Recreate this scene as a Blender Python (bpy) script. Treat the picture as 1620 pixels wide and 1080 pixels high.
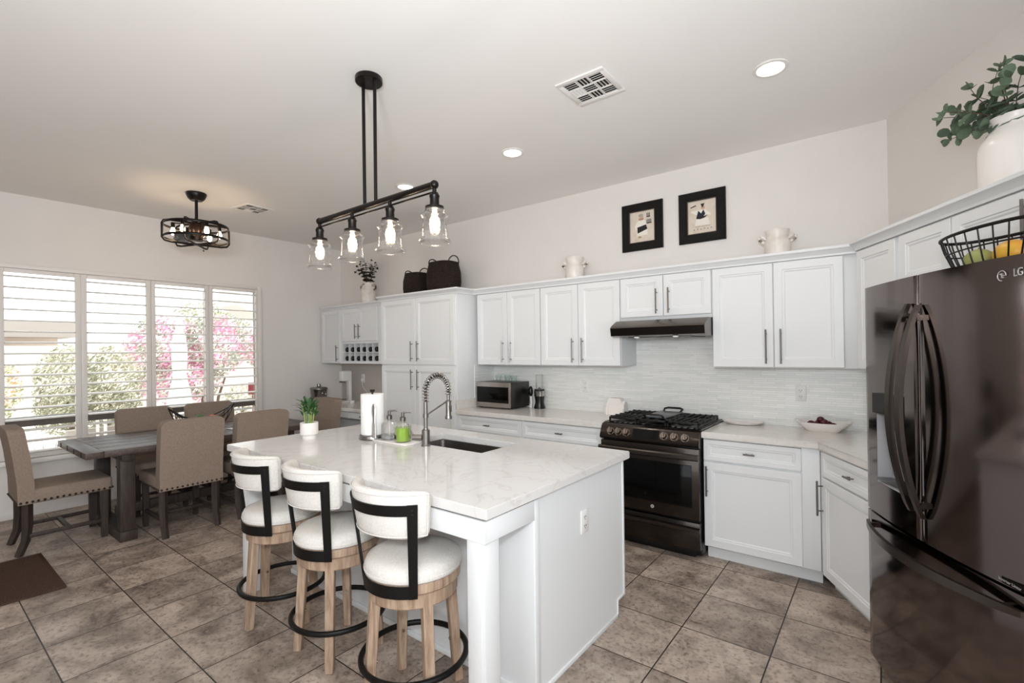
import bpy, bmesh, math, random
from mathutils import Vector, Matrix
for o in list(bpy.data.objects): bpy.data.objects.remove(o)
SC = bpy.context.scene
COL = SC.collection
PI = math.pi

# ------------------------------------------------------------------ camera, world, lights, exposure
cam_d = bpy.data.cameras.new('camera'); cam = bpy.data.objects.new('camera', cam_d); COL.objects.link(cam)
cam_d.sensor_width = 36; cam_d.lens = 762.16 / 1620 * 36; cam_d.shift_y = 0.00697; cam_d.clip_start = 0.02
def cam_rot(p, t, r):
    c, s = math.cos, math.sin
    R0 = Matrix(((c(t), -s(t), 0), (0, 0, -1), (s(t), c(t), 0)))
    Rp = Matrix(((1, 0, 0), (0, c(p), s(p)), (0, -s(p), c(p))))
    Rr = Matrix(((c(r), -s(r), 0), (s(r), c(r), 0), (0, 0, 1)))
    return Rr @ Rp @ R0
_R = cam_rot(4.63748692e-03, -6.58665831e-01, -1.30909154e-02)
_M = Matrix((_R[0], -_R[1], -_R[2])).transposed().to_4x4()
cam.matrix_world = Matrix.Translation((0, 0, 1.5)) @ _M
SC.camera = cam
SC.view_settings.view_transform = 'Standard'; SC.view_settings.look = 'None'
SC.view_settings.gamma = 1; SC.view_settings.use_curve_mapping = False
SC.view_settings.exposure = 0.12
SC.cycles.max_bounces = 10; SC.cycles.diffuse_bounces = 5; SC.cycles.glossy_bounces = 5
SC.cycles.transmission_bounces = 10; SC.cycles.transparent_max_bounces = 24
SC.cycles.sample_clamp_indirect = 6; SC.cycles.caustics_refractive = False; SC.cycles.caustics_reflective = False

W = bpy.data.worlds.new('world'); SC.world = W; W.use_nodes = True
_n = W.node_tree.nodes; _bg = _n['Background']
_bg.inputs[0].default_value = (0.93, 0.97, 1.0, 1); _bg.inputs[1].default_value = 2.6

def lamp(name, kind, loc, energy, color=(1, 1, 1), aim=None, **kw):
    d = bpy.data.lights.new(name, kind); o = bpy.data.objects.new(name, d); COL.objects.link(o)
    d.energy = energy; d.color = color; o.location = loc
    if aim is not None:
        o.rotation_euler = (Vector(aim) - Vector(loc)).to_track_quat('-Z', 'Y').to_euler()
    for k, v in kw.items(): setattr(d, k, v)
    return o
lamp('sun', 'SUN', (0, 0, 12), 2.6, (1, .96, .9), aim=(-4.2, -3.0, 0), angle=.01)
# the photographer's flash: direct head just above the lens, and a second head bounced off the ceiling
lamp('camera_flash', 'SPOT', (0.02, -.03, 1.73), 74, (.9, .96, 1), aim=(-3.3, 2.9, 1.75), spot_size=2.5, spot_blend=.7, shadow_soft_size=.06)
lamp('bounce_flash', 'SPOT', (-.1, -.4, 1.9), 192, (.9, .96, 1), aim=(-1.7, .6, 3.03), spot_size=2.7, spot_blend=.9, shadow_soft_size=.15)

# ------------------------------------------------------------------ materials
def lin(h):
    h = h.lstrip('#'); v = [int(h[i:i + 2], 16) / 255 for i in (0, 2, 4)]
    return tuple(c / 12.92 if c <= .04045 else ((c + .055) / 1.055) ** 2.4 for c in v) + (1,)
MATS = {}
def mat(name, col='#ffffff', rough=.5, metal=0, spec=.5, trans=0, ior=1.45, emit=None, estr=0, coat=0, sheen=0, alpha=1):
    m = bpy.data.materials.new(name); m.use_nodes = True
    b = m.node_tree.nodes['Principled BSDF']
    c = lin(col) if isinstance(col, str) else tuple(col) + (1,)
    b.inputs['Base Color'].default_value = c; b.inputs['Roughness'].default_value = rough
    b.inputs['Metallic'].default_value = metal; b.inputs['Specular IOR Level'].default_value = spec
    b.inputs['Transmission Weight'].default_value = trans; b.inputs['IOR'].default_value = ior
    b.inputs['Coat Weight'].default_value = coat; b.inputs['Sheen Weight'].default_value = sheen
    b.inputs['Alpha'].default_value = alpha
    if emit: b.inputs['Emission Color'].default_value = lin(emit); b.inputs['Emission Strength'].default_value = estr
    MATS[name] = m; return m
def N(m, t, **kw):
    n = m.node_tree.nodes.new(t)
    for k, v in kw.items(): setattr(n, k, v)
    return n
def L(m, a, b): m.node_tree.links.new(a, b)
def bsdf(m): return m.node_tree.nodes['Principled BSDF']
def noise_col(m, cols, scale=5, stretch=(1, 1, 1), detail=4, space='Object', bump=0, bscale=None, rough=.6):
    """colour ramp over a (stretched) noise plus an optional fine bump"""
    tc = N(m, 'ShaderNodeTexCoord'); mp = N(m, 'ShaderNodeMapping'); mp.inputs['Scale'].default_value = stretch
    L(m, tc.outputs[space], mp.inputs['Vector'])
    nz = N(m, 'ShaderNodeTexNoise'); nz.inputs['Scale'].default_value = scale; nz.inputs['Detail'].default_value = detail
    nz.inputs['Roughness'].default_value = rough
    L(m, mp.outputs[0], nz.inputs['Vector'])
    rp = N(m, 'ShaderNodeValToRGB'); L(m, nz.outputs['Fac'], rp.inputs['Fac'])
    els = rp.color_ramp.elements
    while len(els) < len(cols): els.new(.5)
    for e, (p, c) in zip(els, cols): e.position = p; e.color = lin(c)
    L(m, rp.outputs['Color'], bsdf(m).inputs['Base Color'])
    if bump:
        n2 = N(m, 'ShaderNodeTexNoise'); n2.inputs['Scale'].default_value = bscale or scale * 3
        L(m, mp.outputs[0], n2.inputs['Vector'])
        bp = N(m, 'ShaderNodeBump'); bp.inputs['Strength'].default_value = bump; bp.inputs['Distance'].default_value = .004
        L(m, n2.outputs['Fac'], bp.inputs['Height']); L(m, bp.outputs[0], bsdf(m).inputs['Normal'])
    return m
wall_m = noise_col(mat('wall_paint', rough=.85, spec=.25), [(.3, '#e3deda'), (.7, '#e6e1dd')], 3, bump=.12, bscale=60)
ceil_m = noise_col(mat('ceiling_paint', rough=.9, spec=.2), [(.3, '#f0edea'), (.7, '#f2efec')], 2, bump=.12, bscale=50)
white_m = mat('cabinet_white', '#e0e1e2', .34, spec=.4)
trim_m = mat('trim_white', '#e8e4e0', .4)
shut_m = mat('shutter_white', '#e6e1dc', .4)
steel_m = mat('brushed_steel', '#8f8b87', .32, 1)
nickel_m = mat('dark_nickel', '#7c7875', .3, 1)
chrome_m = mat('chrome', '#b9b6b3', .12, 1)
black_m = mat('black_metal', '#0c0a09', .45, spec=.3)
bronze_m = mat('oil_bronze', '#140e0c', .35, .4)
iron_m = mat('cast_iron', '#131110', .5, .1)
blackpl_m = mat('black_plastic', '#121111', .3)
bglass_m = mat('black_glass', '#060606', .08, 0, .25)
bss_m = mat('black_stainless', '#433d39', .2, .95, coat=.15)
bss2_m = mat('black_stainless_brushed', '#57504b', .3, 1)
fridge_m = mat('fridge_black_stainless', '#6c625f', .1, 1)
glass_m = mat('clear_glass', '#ffffff', .0, trans=1, ior=1.3)
bulb_m = mat('lit_bulb', '#ffffff', .3, emit='#ffdcb0', estr=48)
led_m = mat('lit_lens', '#ffffff', .4, emit='#fff4e2', estr=9)
ceramic_m = mat('white_ceramic', '#ece7e3', .25)
plate_m = mat('white_plastic', '#e8e6e4', .35)
paper_m = mat('paper_towel', '#f2f1ee', .9)
dark_gap = mat('dark_gap', '#0b0a0a', .8)
soil_m = mat('soil', '#3a2c22', .95)
rubber_m = mat('rubber', '#1a1918', .7)

def thin_glass(name, tint='#ffffff', refl=.5):
    """clear pane or blown glass: lets light straight through, reflects at grazing angles"""
    m = bpy.data.materials.new(name); m.use_nodes = True; nt = m.node_tree; nt.nodes.clear()
    o = nt.nodes.new('ShaderNodeOutputMaterial'); t = nt.nodes.new('ShaderNodeBsdfTransparent'); g = nt.nodes.new('ShaderNodeBsdfGlossy')
    t.inputs[0].default_value = lin(tint); g.inputs['Roughness'].default_value = .02
    mx = nt.nodes.new('ShaderNodeMixShader'); lw = nt.nodes.new('ShaderNodeLayerWeight'); lw.inputs[0].default_value = .25
    mu = nt.nodes.new('ShaderNodeMath'); mu.operation = 'MULTIPLY'; mu.inputs[1].default_value = refl
    nt.links.new(lw.outputs['Facing'], mu.inputs[0]); nt.links.new(mu.outputs[0], mx.inputs[0])
    nt.links.new(t.outputs[0], mx.inputs[1]); nt.links.new(g.outputs[0], mx.inputs[2]); nt.links.new(mx.outputs[0], o.inputs[0])
    MATS[name] = m; return m
pane_m = thin_glass('window_glass', '#fbfdfc', .35)
shade_m = thin_glass('shade_glass', '#fefefe', .85)
jar_m = thin_glass('bottle_glass', '#ffffff', .7)
jargrn_m = thin_glass('pale_aqua_glass', '#f9fdfb', .6)
soap_m = mat('green_soap', '#9cc048', .15, trans=.15, ior=1.33)

# floor tile: 426 mm square tiles, mottled brown grey stone
def floor_mat():
    m = mat('floor_tile', rough=.42, spec=.4)
    tc = N(m, 'ShaderNodeNewGeometry'); mp = N(m, 'ShaderNodeMapping', vector_type='POINT')
    mp.inputs['Location'].default_value = (.886 + .4265 * 30, -3.04 + .4265 * 30, 0)
    L(m, tc.outputs['Position'], mp.inputs['Vector'])
    br = N(m, 'ShaderNodeTexBrick'); br.offset = 0; br.squash = 1
    for k, v in (('Scale', 1), ('Mortar Size', .0032), ('Mortar Smooth', .1), ('Bias', 0), ('Brick Width', .4265), ('Row Height', .4265)): br.inputs[k].default_value = v
    br.inputs['Color1'].default_value = (0, 0, 0, 1); br.inputs['Color2'].default_value = (1, 1, 1, 1); br.inputs['Mortar'].default_value = (.5, .5, .5, 1)
    L(m, mp.outputs[0], br.inputs['Vector'])
    # every tile samples the stone pattern somewhere else
    off = N(m, 'ShaderNodeVectorMath', operation='SCALE'); off.inputs['Scale'].default_value = 7.3; L(m, br.outputs['Color'], off.inputs[0])
    ad = N(m, 'ShaderNodeVectorMath', operation='ADD'); L(m, mp.outputs[0], ad.inputs[0]); L(m, off.outputs[0], ad.inputs[1])
    n1 = N(m, 'ShaderNodeTexNoise'); n1.inputs['Scale'].default_value = 3.6; n1.inputs['Detail'].default_value = 7; n1.inputs['Roughness'].default_value = .62; n1.inputs['Distortion'].default_value = .6
    L(m, ad.outputs[0], n1.inputs['Vector'])
    rp = N(m, 'ShaderNodeValToRGB'); L(m, n1.outputs['Fac'], rp.inputs['Fac'])
    els = rp.color_ramp.elements; els.new(.5); els.new(.6)
    for e, (p, c) in zip(els, ((.30, '#6f6159'), (.43, '#948579'), (.55, '#b3a295'), (.70, '#cbbcae'))): e.position = p; e.color = lin(c)
    n2 = N(m, 'ShaderNodeTexNoise'); n2.inputs['Scale'].default_value = 46; n2.inputs['Detail'].default_value = 5; n2.inputs['Roughness'].default_value = .7
    L(m, ad.outputs[0], n2.inputs['Vector'])
    r2 = N(m, 'ShaderNodeValToRGB'); L(m, n2.outputs['Fac'], r2.inputs['Fac']); r2.color_ramp.elements[0].position = .36; r2.color_ramp.elements[0].color = (.38, .36, .35, 1); r2.color_ramp.elements[1].position = .5
    mx = N(m, 'ShaderNodeMix', data_type='RGBA', blend_type='MULTIPLY'); mx.inputs[0].default_value = .75
    L(m, rp.outputs['Color'], mx.inputs[6]); L(m, r2.outputs['Color'], mx.inputs[7])
    # light scratches
    n3 = N(m, 'ShaderNodeTexNoise'); n3.inputs['Scale'].default_value = 13; n3.inputs['Detail'].default_value = 8; n3.inputs['Distortion'].default_value = 2.5
    L(m, ad.outputs[0], n3.inputs['Vector'])
    r3 = N(m, 'ShaderNodeValToRGB'); L(m, n3.outputs['Fac'], r3.inputs['Fac']); r3.color_ramp.elements[0].position = .6; r3.color_ramp.elements[1].position = .68; r3.color_ramp.elements[1].color = (.5, .5, .5, 1)
    m3 = N(m, 'ShaderNodeMix', data_type='RGBA', blend_type='MIX'); L(m, r3.outputs['Color'], m3.inputs[0]); L(m, mx.outputs[2], m3.inputs[6]); m3.inputs[7].default_value = lin('#b5a698')
    # per-tile tone
    tn = N(m, 'ShaderNodeMix', data_type='RGBA', blend_type='MULTIPLY'); tn.inputs[0].default_value = 1
    vr = N(m, 'ShaderNodeMapRange'); vr.inputs['To Min'].default_value = .8; vr.inputs['To Max'].default_value = 1.1
    L(m, br.outputs['Color'], vr.inputs['Value']); L(m, m3.outputs[2], tn.inputs[6]); L(m, vr.outputs[0], tn.inputs[7])
    gm = N(m, 'ShaderNodeMix', data_type='RGBA', blend_type='MIX'); L(m, br.outputs['Fac'], gm.inputs[0]); L(m, tn.outputs[2], gm.inputs[6]); gm.inputs[7].default_value = lin('#231d19')
    L(m, gm.outputs[2], bsdf(m).inputs['Base Color'])
    bp = N(m, 'ShaderNodeBump', invert=True); bp.inputs['Strength'].default_value = .5; bp.inputs['Distance'].default_value = .002
    L(m, br.outputs['Fac'], bp.inputs['Height']); L(m, bp.outputs[0], bsdf(m).inputs['Normal'])
    return m
floor_m = floor_mat()
def splash_mat():
    m = mat('glass_mosaic', rough=.12, spec=.55)
    g = N(m, 'ShaderNodeNewGeometry'); sp = N(m, 'ShaderNodeSeparateXYZ'); L(m, g.outputs['Position'], sp.inputs[0])
    ad = N(m, 'ShaderNodeMath', operation='ADD'); L(m, sp.outputs['X'], ad.inputs[0]); L(m, sp.outputs['Y'], ad.inputs[1])
    a2 = N(m, 'ShaderNodeMath', operation='ADD'); L(m, ad.outputs[0], a2.inputs[0]); a2.inputs[1].default_value = 20
    cb = N(m, 'ShaderNodeCombineXYZ'); L(m, a2.outputs[0], cb.inputs['X']); L(m, sp.outputs['Z'], cb.inputs['Y'])
    br = N(m, 'ShaderNodeTexBrick'); br.offset = .37; br.offset_frequency = 2; br.squash = .7; br.squash_frequency = 3
    for k, v in (('Scale', 1), ('Mortar Size', .0011), ('Mortar Smooth', .2), ('Bias', .1), ('Brick Width', .16), ('Row Height', .0165)): br.inputs[k].default_value = v
    br.inputs['Color1'].default_value = lin('#dfe1de'); br.inputs['Color2'].default_value = lin('#f0efec'); br.inputs['Mortar'].default_value = lin('#d3d1ce')
    L(m, cb.outputs[0], br.inputs['Vector']); L(m, br.outputs['Color'], bsdf(m).inputs['Base Color'])
    bp = N(m, 'ShaderNodeBump', invert=True); bp.inputs['Strength'].default_value = .25; bp.inputs['Distance'].default_value = .0015
    L(m, br.outputs['Fac'], bp.inputs['Height']); L(m, bp.outputs[0], bsdf(m).inputs['Normal'])
    return m
splash_m = splash_mat()
def quartz_mat():
    m = mat('quartz', rough=.1, spec=.5)
    tc = N(m, 'ShaderNodeTexCoord'); nz = N(m, 'ShaderNodeTexNoise'); nz.inputs['Scale'].default_value = 2.6; nz.inputs['Detail'].default_value = 9; nz.inputs['Distortion'].default_value = 2.2
    L(m, tc.outputs['Object'], nz.inputs['Vector'])
    rp = N(m, 'ShaderNodeValToRGB'); els = rp.color_ramp.elements; els.new(.5); els.new(.52)
    for e, (p, c) in zip(els, ((.47, '#d9d6d4'), (.492, '#cfcac7'), (.505, '#d9d6d4'), (.8, '#dcdad8'))): e.position = p; e.color = lin(c)
    L(m, nz.outputs['Fac'], rp.inputs['Fac']); L(m, rp.outputs['Color'], bsdf(m).inputs['Base Color'])
    return m
quartz_m = quartz_mat()
counter_m = noise_col(mat('beige_quartz', rough=.12), [(.3, '#d3cec9'), (.55, '#dcd8d3'), (.75, '#cfc9c3')], 14, detail=6)
oak_m = noise_col(mat('weathered_oak', rough=.6, spec=.3), [(.28, '#816a58'), (.5, '#a48b76'), (.72, '#bda690')], 9, (6, 6, .6), 6, bump=.3, bscale=60)
linen_m = noise_col(mat('oatmeal_linen', rough=.95, spec=.15), [(.3, '#cfcac4'), (.5, '#d7d2cc'), (.7, '#deD9d3')], 120, detail=3, bump=.35, bscale=260)
taupe_m = noise_col(mat('taupe_linen', rough=.95, spec=.15), [(.3, '#88766a'), (.5, '#908073'), (.7, '#98867a')], 90, detail=3, bump=.35, bscale=260)
darkwood_m = noise_col(mat('dark_stained_wood', rough=.42, spec=.4), [(.3, '#3b2e29'), (.5, '#4d3f39'), (.7, '#5e4f48')], 7, (1.2, 9, 9), 6, bump=.15, bscale=30)
legwood_m = noise_col(mat('dark_leg_wood', rough=.5, spec=.35), [(.3, '#2f2723'), (.7, '#483d37')], 7, (9, 9, 1), 5)
rug_m = noise_col(mat('brown_rug', rough=1, spec=.05), [(.35, '#3f3029'), (.65, '#5c4a41')], 160, (1, 1, 1), 3, bump=.8, bscale=220)
wicker_m = noise_col(mat('dark_wicker', rough=.7, spec=.3), [(.35, '#150f0c'), (.65, '#3a2c25')], 40, (1, 1, 5), 4, bump=.8, bscale=50)
def stripe_bump(m, sc=60, st=.6):
    tc = N(m, 'ShaderNodeTexCoord'); wv = N(m, 'ShaderNodeTexWave', wave_type='BANDS', bands_direction='Z'); wv.inputs['Scale'].default_value = sc; wv.inputs['Distortion'].default_value = 1.5
    L(m, tc.outputs['Object'], wv.inputs['Vector']); bp = N(m, 'ShaderNodeBump'); bp.inputs['Strength'].default_value = st; bp.inputs['Distance'].default_value = .006
    L(m, wv.outputs['Fac'], bp.inputs['Height']); L(m, bp.outputs[0], bsdf(m).inputs['Normal'])
stripe_bump(wicker_m, 22, .9)
jug_m = noise_col(mat('aged_jug_glaze', rough=.35), [(.35, '#d8cfc7'), (.6, '#e9e3dd')], 9, detail=5)
rust_m = noise_col(mat('worn_clay', rough=.8), [(.45, '#4e3a30'), (.55, '#b9a99c')], 26, detail=5)
leaf_m = noise_col(mat('eucalyptus_leaf', rough=.6, spec=.3), [(.3, '#485a4b'), (.7, '#74866f')], 9)
leafdk_m = noise_col(mat('dark_leaf', rough=.6, spec=.3), [(.3, '#20241e'), (.7, '#3a4036')], 9)
stem_m = mat('stem', '#5b4436', .7)
lucky_m = noise_col(mat('bamboo_leaf', rough=.45), [(.3, '#264a27'), (.7, '#43703c')], 8)
cane_m = mat('bamboo_cane', '#8fa35d', .5)
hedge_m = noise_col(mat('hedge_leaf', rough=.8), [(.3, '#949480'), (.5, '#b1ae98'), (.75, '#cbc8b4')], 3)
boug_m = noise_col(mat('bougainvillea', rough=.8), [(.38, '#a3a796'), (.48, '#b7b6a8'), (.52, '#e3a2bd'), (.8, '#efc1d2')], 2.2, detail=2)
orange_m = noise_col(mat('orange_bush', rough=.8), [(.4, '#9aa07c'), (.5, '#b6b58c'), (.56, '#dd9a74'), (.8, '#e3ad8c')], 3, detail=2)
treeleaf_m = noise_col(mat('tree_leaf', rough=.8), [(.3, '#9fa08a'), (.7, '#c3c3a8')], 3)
agave_m = mat('silver_grass', '#8d918b', .7)
trunk_m = mat('trunk', '#6b5a4c', .9)
patio_m = noise_col(mat('patio_concrete', rough=.9), [(.3, '#d9d0c8'), (.7, '#e6dfd8')], 2)
stucco_m = mat('stucco', '#e8ddd2', .9)
roof_m = mat('grey_roof', '#a29a94', .9)
timber_m = noise_col(mat('grey_timber', rough=.8), [(.3, '#8b827b'), (.7, '#a59c94')], 6, (1, .2, 6))
canvas_m = mat('white_canvas', '#f3f1ee', .9)
sash_m = mat('bronze_sash', '#5b524c', .5)
apple_g = mat('green_fruit', '#9aa555', .4)
mango_m = noise_col(mat('yellow_fruit', rough=.4), [(.35, '#e2913a'), (.6, '#e6b23e')], 4)
pear_m = noise_col(mat('pear_skin', rough=.5), [(.3, '#8d9152'), (.7, '#a8aa68')], 6)
orange_f = mat('orange_fruit', '#c96a34', .5)
peach_m = mat('peach_fruit', '#c98f6a', .6)
limef_m = mat('lime_fruit', '#3f6a3a', .5)
cherry_m = mat('dark_red_fruit', '#4a1219', .35)
red_m = mat('red_sign', '#6a0f1a', .5)
print_m = noise_col(mat('print_paper', rough=.6), [(.3, '#cdbfae'), (.55, '#dccfc0'), (.75, '#c6b79f')], 6)
frame_m = mat('black_frame', '#0d0a08', .35, spec=.3)
skin_p = mat('print_skin', '#c9a48c', .6); white_p = mat('print_white', '#e9e2d8', .6); black_p = mat('print_black', '#1d1a1a', .6); blue_p = mat('print_blue', '#1c2233', .6)
metal_grey = mat('grey_appliance', '#6f6b68', .35, .8)
logo_m = mat('logo_silver', '#c9c7c5', .35, .6)
kitchen_grey = mat('desk_shadow_panel', '#c9c8c8', .5)

# ------------------------------------------------------------------ mesh helpers
class MB:
    def __init__(s): s.bm = bmesh.new(); s.mi = 0
    def _new(s, verts, M=None):
        if M is not None: bmesh.ops.transform(s.bm, matrix=M, verts=verts)
    def box(s, x0, x1, y0, y1, z0, z1, bev=0, seg=2, M=None):
        bm2 = bmesh.new(); bmesh.ops.create_cube(bm2, size=1)
        for v in bm2.verts: v.co = ((x0 + x1) / 2 + v.co.x * (x1 - x0), (y0 + y1) / 2 + v.co.y * (y1 - y0), (z0 + z1) / 2 + v.co.z * (z1 - z0))
        if bev: bmesh.ops.bevel(bm2, geom=bm2.edges[:], offset=min(bev, .49 * min(x1 - x0, y1 - y0, z1 - z0)), segments=seg, affect='EDGES', profile=.5)
        if M is not None: bmesh.ops.transform(bm2, matrix=M, verts=bm2.verts[:])
        s.merge(bm2); return s
    def merge(s, bm2):
        vm = {}
        for v in bm2.verts: vm[v] = s.bm.verts.new(v.co)
        for f in bm2.faces:
            try: nf = s.bm.faces.new([vm[v] for v in f.verts]); nf.material_index = s.mi
            except ValueError: pass
        bm2.free()
    def raw(s, verts, faces, M=None):
        vs = [s.bm.verts.new(M @ Vector(v) if M is not None else v) for v in verts]
        for f in faces:
            try: nf = s.bm.faces.new([vs[i] for i in f]); nf.material_index = s.mi
            except ValueError: pass
        return s
    def tube(s, pts, r, n=8, closed=False, cap=True, flat=None):
        """tube through pts; r is a number or one per point; flat=(a,b) gives an elliptic/flat section"""
        P = [Vector(p) for p in pts]; k = len(P); R = r if isinstance(r, (list, tuple)) else [r] * k
        T = []
        for i in range(k):
            a = P[(i - 1) % k] if (closed or i > 0) else P[i]; b = P[(i + 1) % k] if (closed or i < k - 1) else P[i]
            t = (b - a); T.append(t.normalized() if t.length > 1e-9 else Vector((0, 0, 1)))
        ref = Vector((0, 0, 1)) if abs(T[0].z) < .9 else Vector((1, 0, 0))
        u = (ref - T[0] * ref.dot(T[0])).normalized()
        V = []; F = []
        for i in range(k):
            u = (u - T[i] * u.dot(T[i])).normalized(); w = T[i].cross(u)
            for j in range(n):
                a = 2 * PI * j / n
                V.append(P[i] + u * math.cos(a) * R[i] * (flat[0] if flat else 1) + w * math.sin(a) * R[i] * (flat[1] if flat else 1))
        m = k if closed else k - 1
        for i in range(m):
            i2 = (i + 1) % k
            for j in range(n): F.append((i * n + j, i * n + (j + 1) % n, i2 * n + (j + 1) % n, i2 * n + j))
        if cap and not closed: F.append(tuple(range(n - 1, -1, -1))); F.append(tuple((k - 1) * n + j for j in range(n)))
        return s.raw(V, F)
    def cyl(s, a, b, r, r2=None, n=16): return s.tube([a, b], [r, r if r2 is None else r2], n)
    def lathe(s, prof, n=28, c=(0, 0), M=None):
        V = []; F = []; k = len(prof)
        for r, z in prof:
            for j in range(n):
                a = 2 * PI * j / n; V.append((c[0] + max(r, 1e-5) * math.cos(a), c[1] + max(r, 1e-5) * math.sin(a), z))
        for i in range(k - 1):
            for j in range(n): F.append((i * n + j, i * n + (j + 1) % n, (i + 1) * n + (j + 1) % n, (i + 1) * n + j))
        if prof[0][0] > .002: F.append(tuple(range(n - 1, -1, -1)))
        if prof[-1][0] > .002 and prof[-1] != prof[0]: F.append(tuple((k - 1) * n + j for j in range(n)))
        return s.raw(V, F, M)
    def shell(s, prof, n=32, c=(0, 0), M=None):
        """open lathe surface closed on itself (outer then inner profile)"""
        V = []; F = []; k = len(prof)
        for r, z in prof:
            for j in range(n):
                a = 2 * PI * j / n; V.append((c[0] + max(r, 1e-5) * math.cos(a), c[1] + max(r, 1e-5) * math.sin(a), z))
        for i in range(k):
            i2 = (i + 1) % k
            for j in range(n): F.append((i * n + j, i * n + (j + 1) % n, i2 * n + (j + 1) % n, i2 * n + j))
        return s.raw(V, F, M)
    def prism(s, poly, ax, a0, a1, M=None):
        """poly in the plane of the other two axes (in order), extruded along ax from a0 to a1"""
        k = len(poly)
        def P(p, t): return (t, p[0], p[1]) if ax == 'x' else (p[0], t, p[1]) if ax == 'y' else (p[0], p[1], t)
        V = [P(p, a0) for p in poly] + [P(p, a1) for p in poly]
        F = [tuple(range(k - 1, -1, -1)), tuple(range(k, 2 * k))] + [(i, (i + 1) % k, k + (i + 1) % k, k + i) for i in range(k)]
        return s.raw(V, F, M)
    def ball(s, c, r, sc=(1, 1, 1), u=16, v=10):
        V = []; F = []
        for i in range(v + 1):
            t = PI * i / v
            for j in range(u):
                a = 2 * PI * j / u; V.append((c[0] + r * sc[0] * max(math.sin(t), 1e-4) * math.cos(a), c[1] + r * sc[1] * max(math.sin(t), 1e-4) * math.sin(a), c[2] - r * sc[2] * math.cos(t)))
        for i in range(v):
            for j in range(u): F.append((i * u + j, i * u + (j + 1) % u, (i + 1) * u + (j + 1) % u, (i + 1) * u + j))
        return s.raw(V, F)
    def build(s, name, m, parent=None, smooth=True, ang=35, label=None):
        bmesh.ops.recalc_face_normals(s.bm, faces=s.bm.faces[:])
        me = bpy.data.meshes.new(name); s.bm.to_mesh(me); s.bm.free()
        for x in (m if isinstance(m, (list, tuple)) else [m]): me.materials.append(x)
        if smooth:
            for p in me.polygons: p.use_smooth = True
            me.set_sharp_from_angle(angle=math.radians(ang))
        o = bpy.data.objects.new(name, me); COL.objects.link(o)
        if parent is not None: o.parent = parent
        if label: o['label'] = label
        return o
def tag(o, label, cat, group=None, kind=None):
    o['label'] = label; o['category'] = cat
    if group: o['group'] = group
    if kind: o['kind'] = kind
    return o
def thing(name, label, cat, loc=(0, 0, 0), rz=0, group=None):
    o = bpy.data.objects.new(name, None); o.empty_display_size = .1; COL.objects.link(o)
    o.location = loc; o.rotation_euler = (0, 0, rz)
    return tag(o, label, cat, group)
def struct(o): o['kind'] = 'structure'; return o
def dup(root, loc, rz=0, label=None, scale=None):
    def cp(o, par):
        c = o.copy(); COL.objects.link(c)
        if par is not None: c.parent = par
        for ch in o.children: cp(ch, c)
        return c
    r = cp(root, None); r.location = loc; r.rotation_euler = (0, 0, rz)
    if label: r['label'] = label
    if scale: r.scale = scale
    return r
def text_mesh(name, txt, size, m, parent, M, depth=.001):
    cu = bpy.data.curves.new(name, 'FONT'); cu.body = txt; cu.size = size; cu.extrude = depth; cu.align_x = 'CENTER'; cu.align_y = 'CENTER'
    t = bpy.data.objects.new(name, cu); COL.objects.link(t)
    dg = bpy.context.evaluated_depsgraph_get(); me = bpy.data.meshes.new_from_object(t.evaluated_get(dg))
    bpy.data.objects.remove(t)
    me.materials.clear(); me.materials.append(m); me.transform(M)
    o = bpy.data.objects.new(name, me); COL.objects.link(o); o.parent = parent; return o
RX = Matrix.Rotation(PI / 2, 4, 'X')          # text in the local xz plane facing -y

# ------------------------------------------------------------------ room constants
ZC, YW, XW = 3.03, 4.13, -6.42
A = math.radians(28.77); CX, CY = .03, YW
DV = Vector((math.sin(A), -math.cos(A), 0)); NV = Vector((-math.cos(A), -math.sin(A), 0)); RZD = math.atan2(DV.y, DV.x)
def dg(s_, d, z=0): return (CX + DV.x * s_ + NV.x * d, CY + DV.y * s_ + NV.y * d, z)

# ------------------------------------------------------------------ the room shell
P2 = dg(2.9, 0); XR, YF = P2[0], -3.5
b = MB(); b.prism([(XW - .16, YF - .12), (XR + .12, YF - .12), (XR + .12, 4.25), (XW - .16, 4.25)], 'z', -.12, 0); struct(b.build('floor', floor_m, smooth=False))
b = MB(); b.prism([(XW - .16, YF - .12), (XR + .12, YF - .12), (XR + .12, 4.25), (XW - .16, 4.25)], 'z', ZC, ZC + .15); struct(b.build('ceiling', ceil_m, smooth=False))
b = MB(); b.box(XW - .16, CX + .2, YW, YW + .12, 0, ZC); struct(b.build('wall_back', wall_m, smooth=False))
e0, e1, e2, e3 = dg(0, 0), dg(2.9, 0), dg(2.9, -.12), dg(0, -.12)
b = MB(); b.prism([e0[:2], e1[:2], e2[:2], e3[:2]], 'z', 0, ZC); struct(b.build('wall_right', wall_m, smooth=False))
b = MB(); b.box(XR, XR + .12, YF, -3.0, 0, ZC); b.box(XR, XR + .12, 1.35, P2[1] + .02, 0, ZC); b.box(XR, XR + .12, -3.0, 1.35, 2.6, ZC); struct(b.build('wall_side', wall_m, smooth=False))  # unseen opening, added to bring light onto the island end and floor
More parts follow.
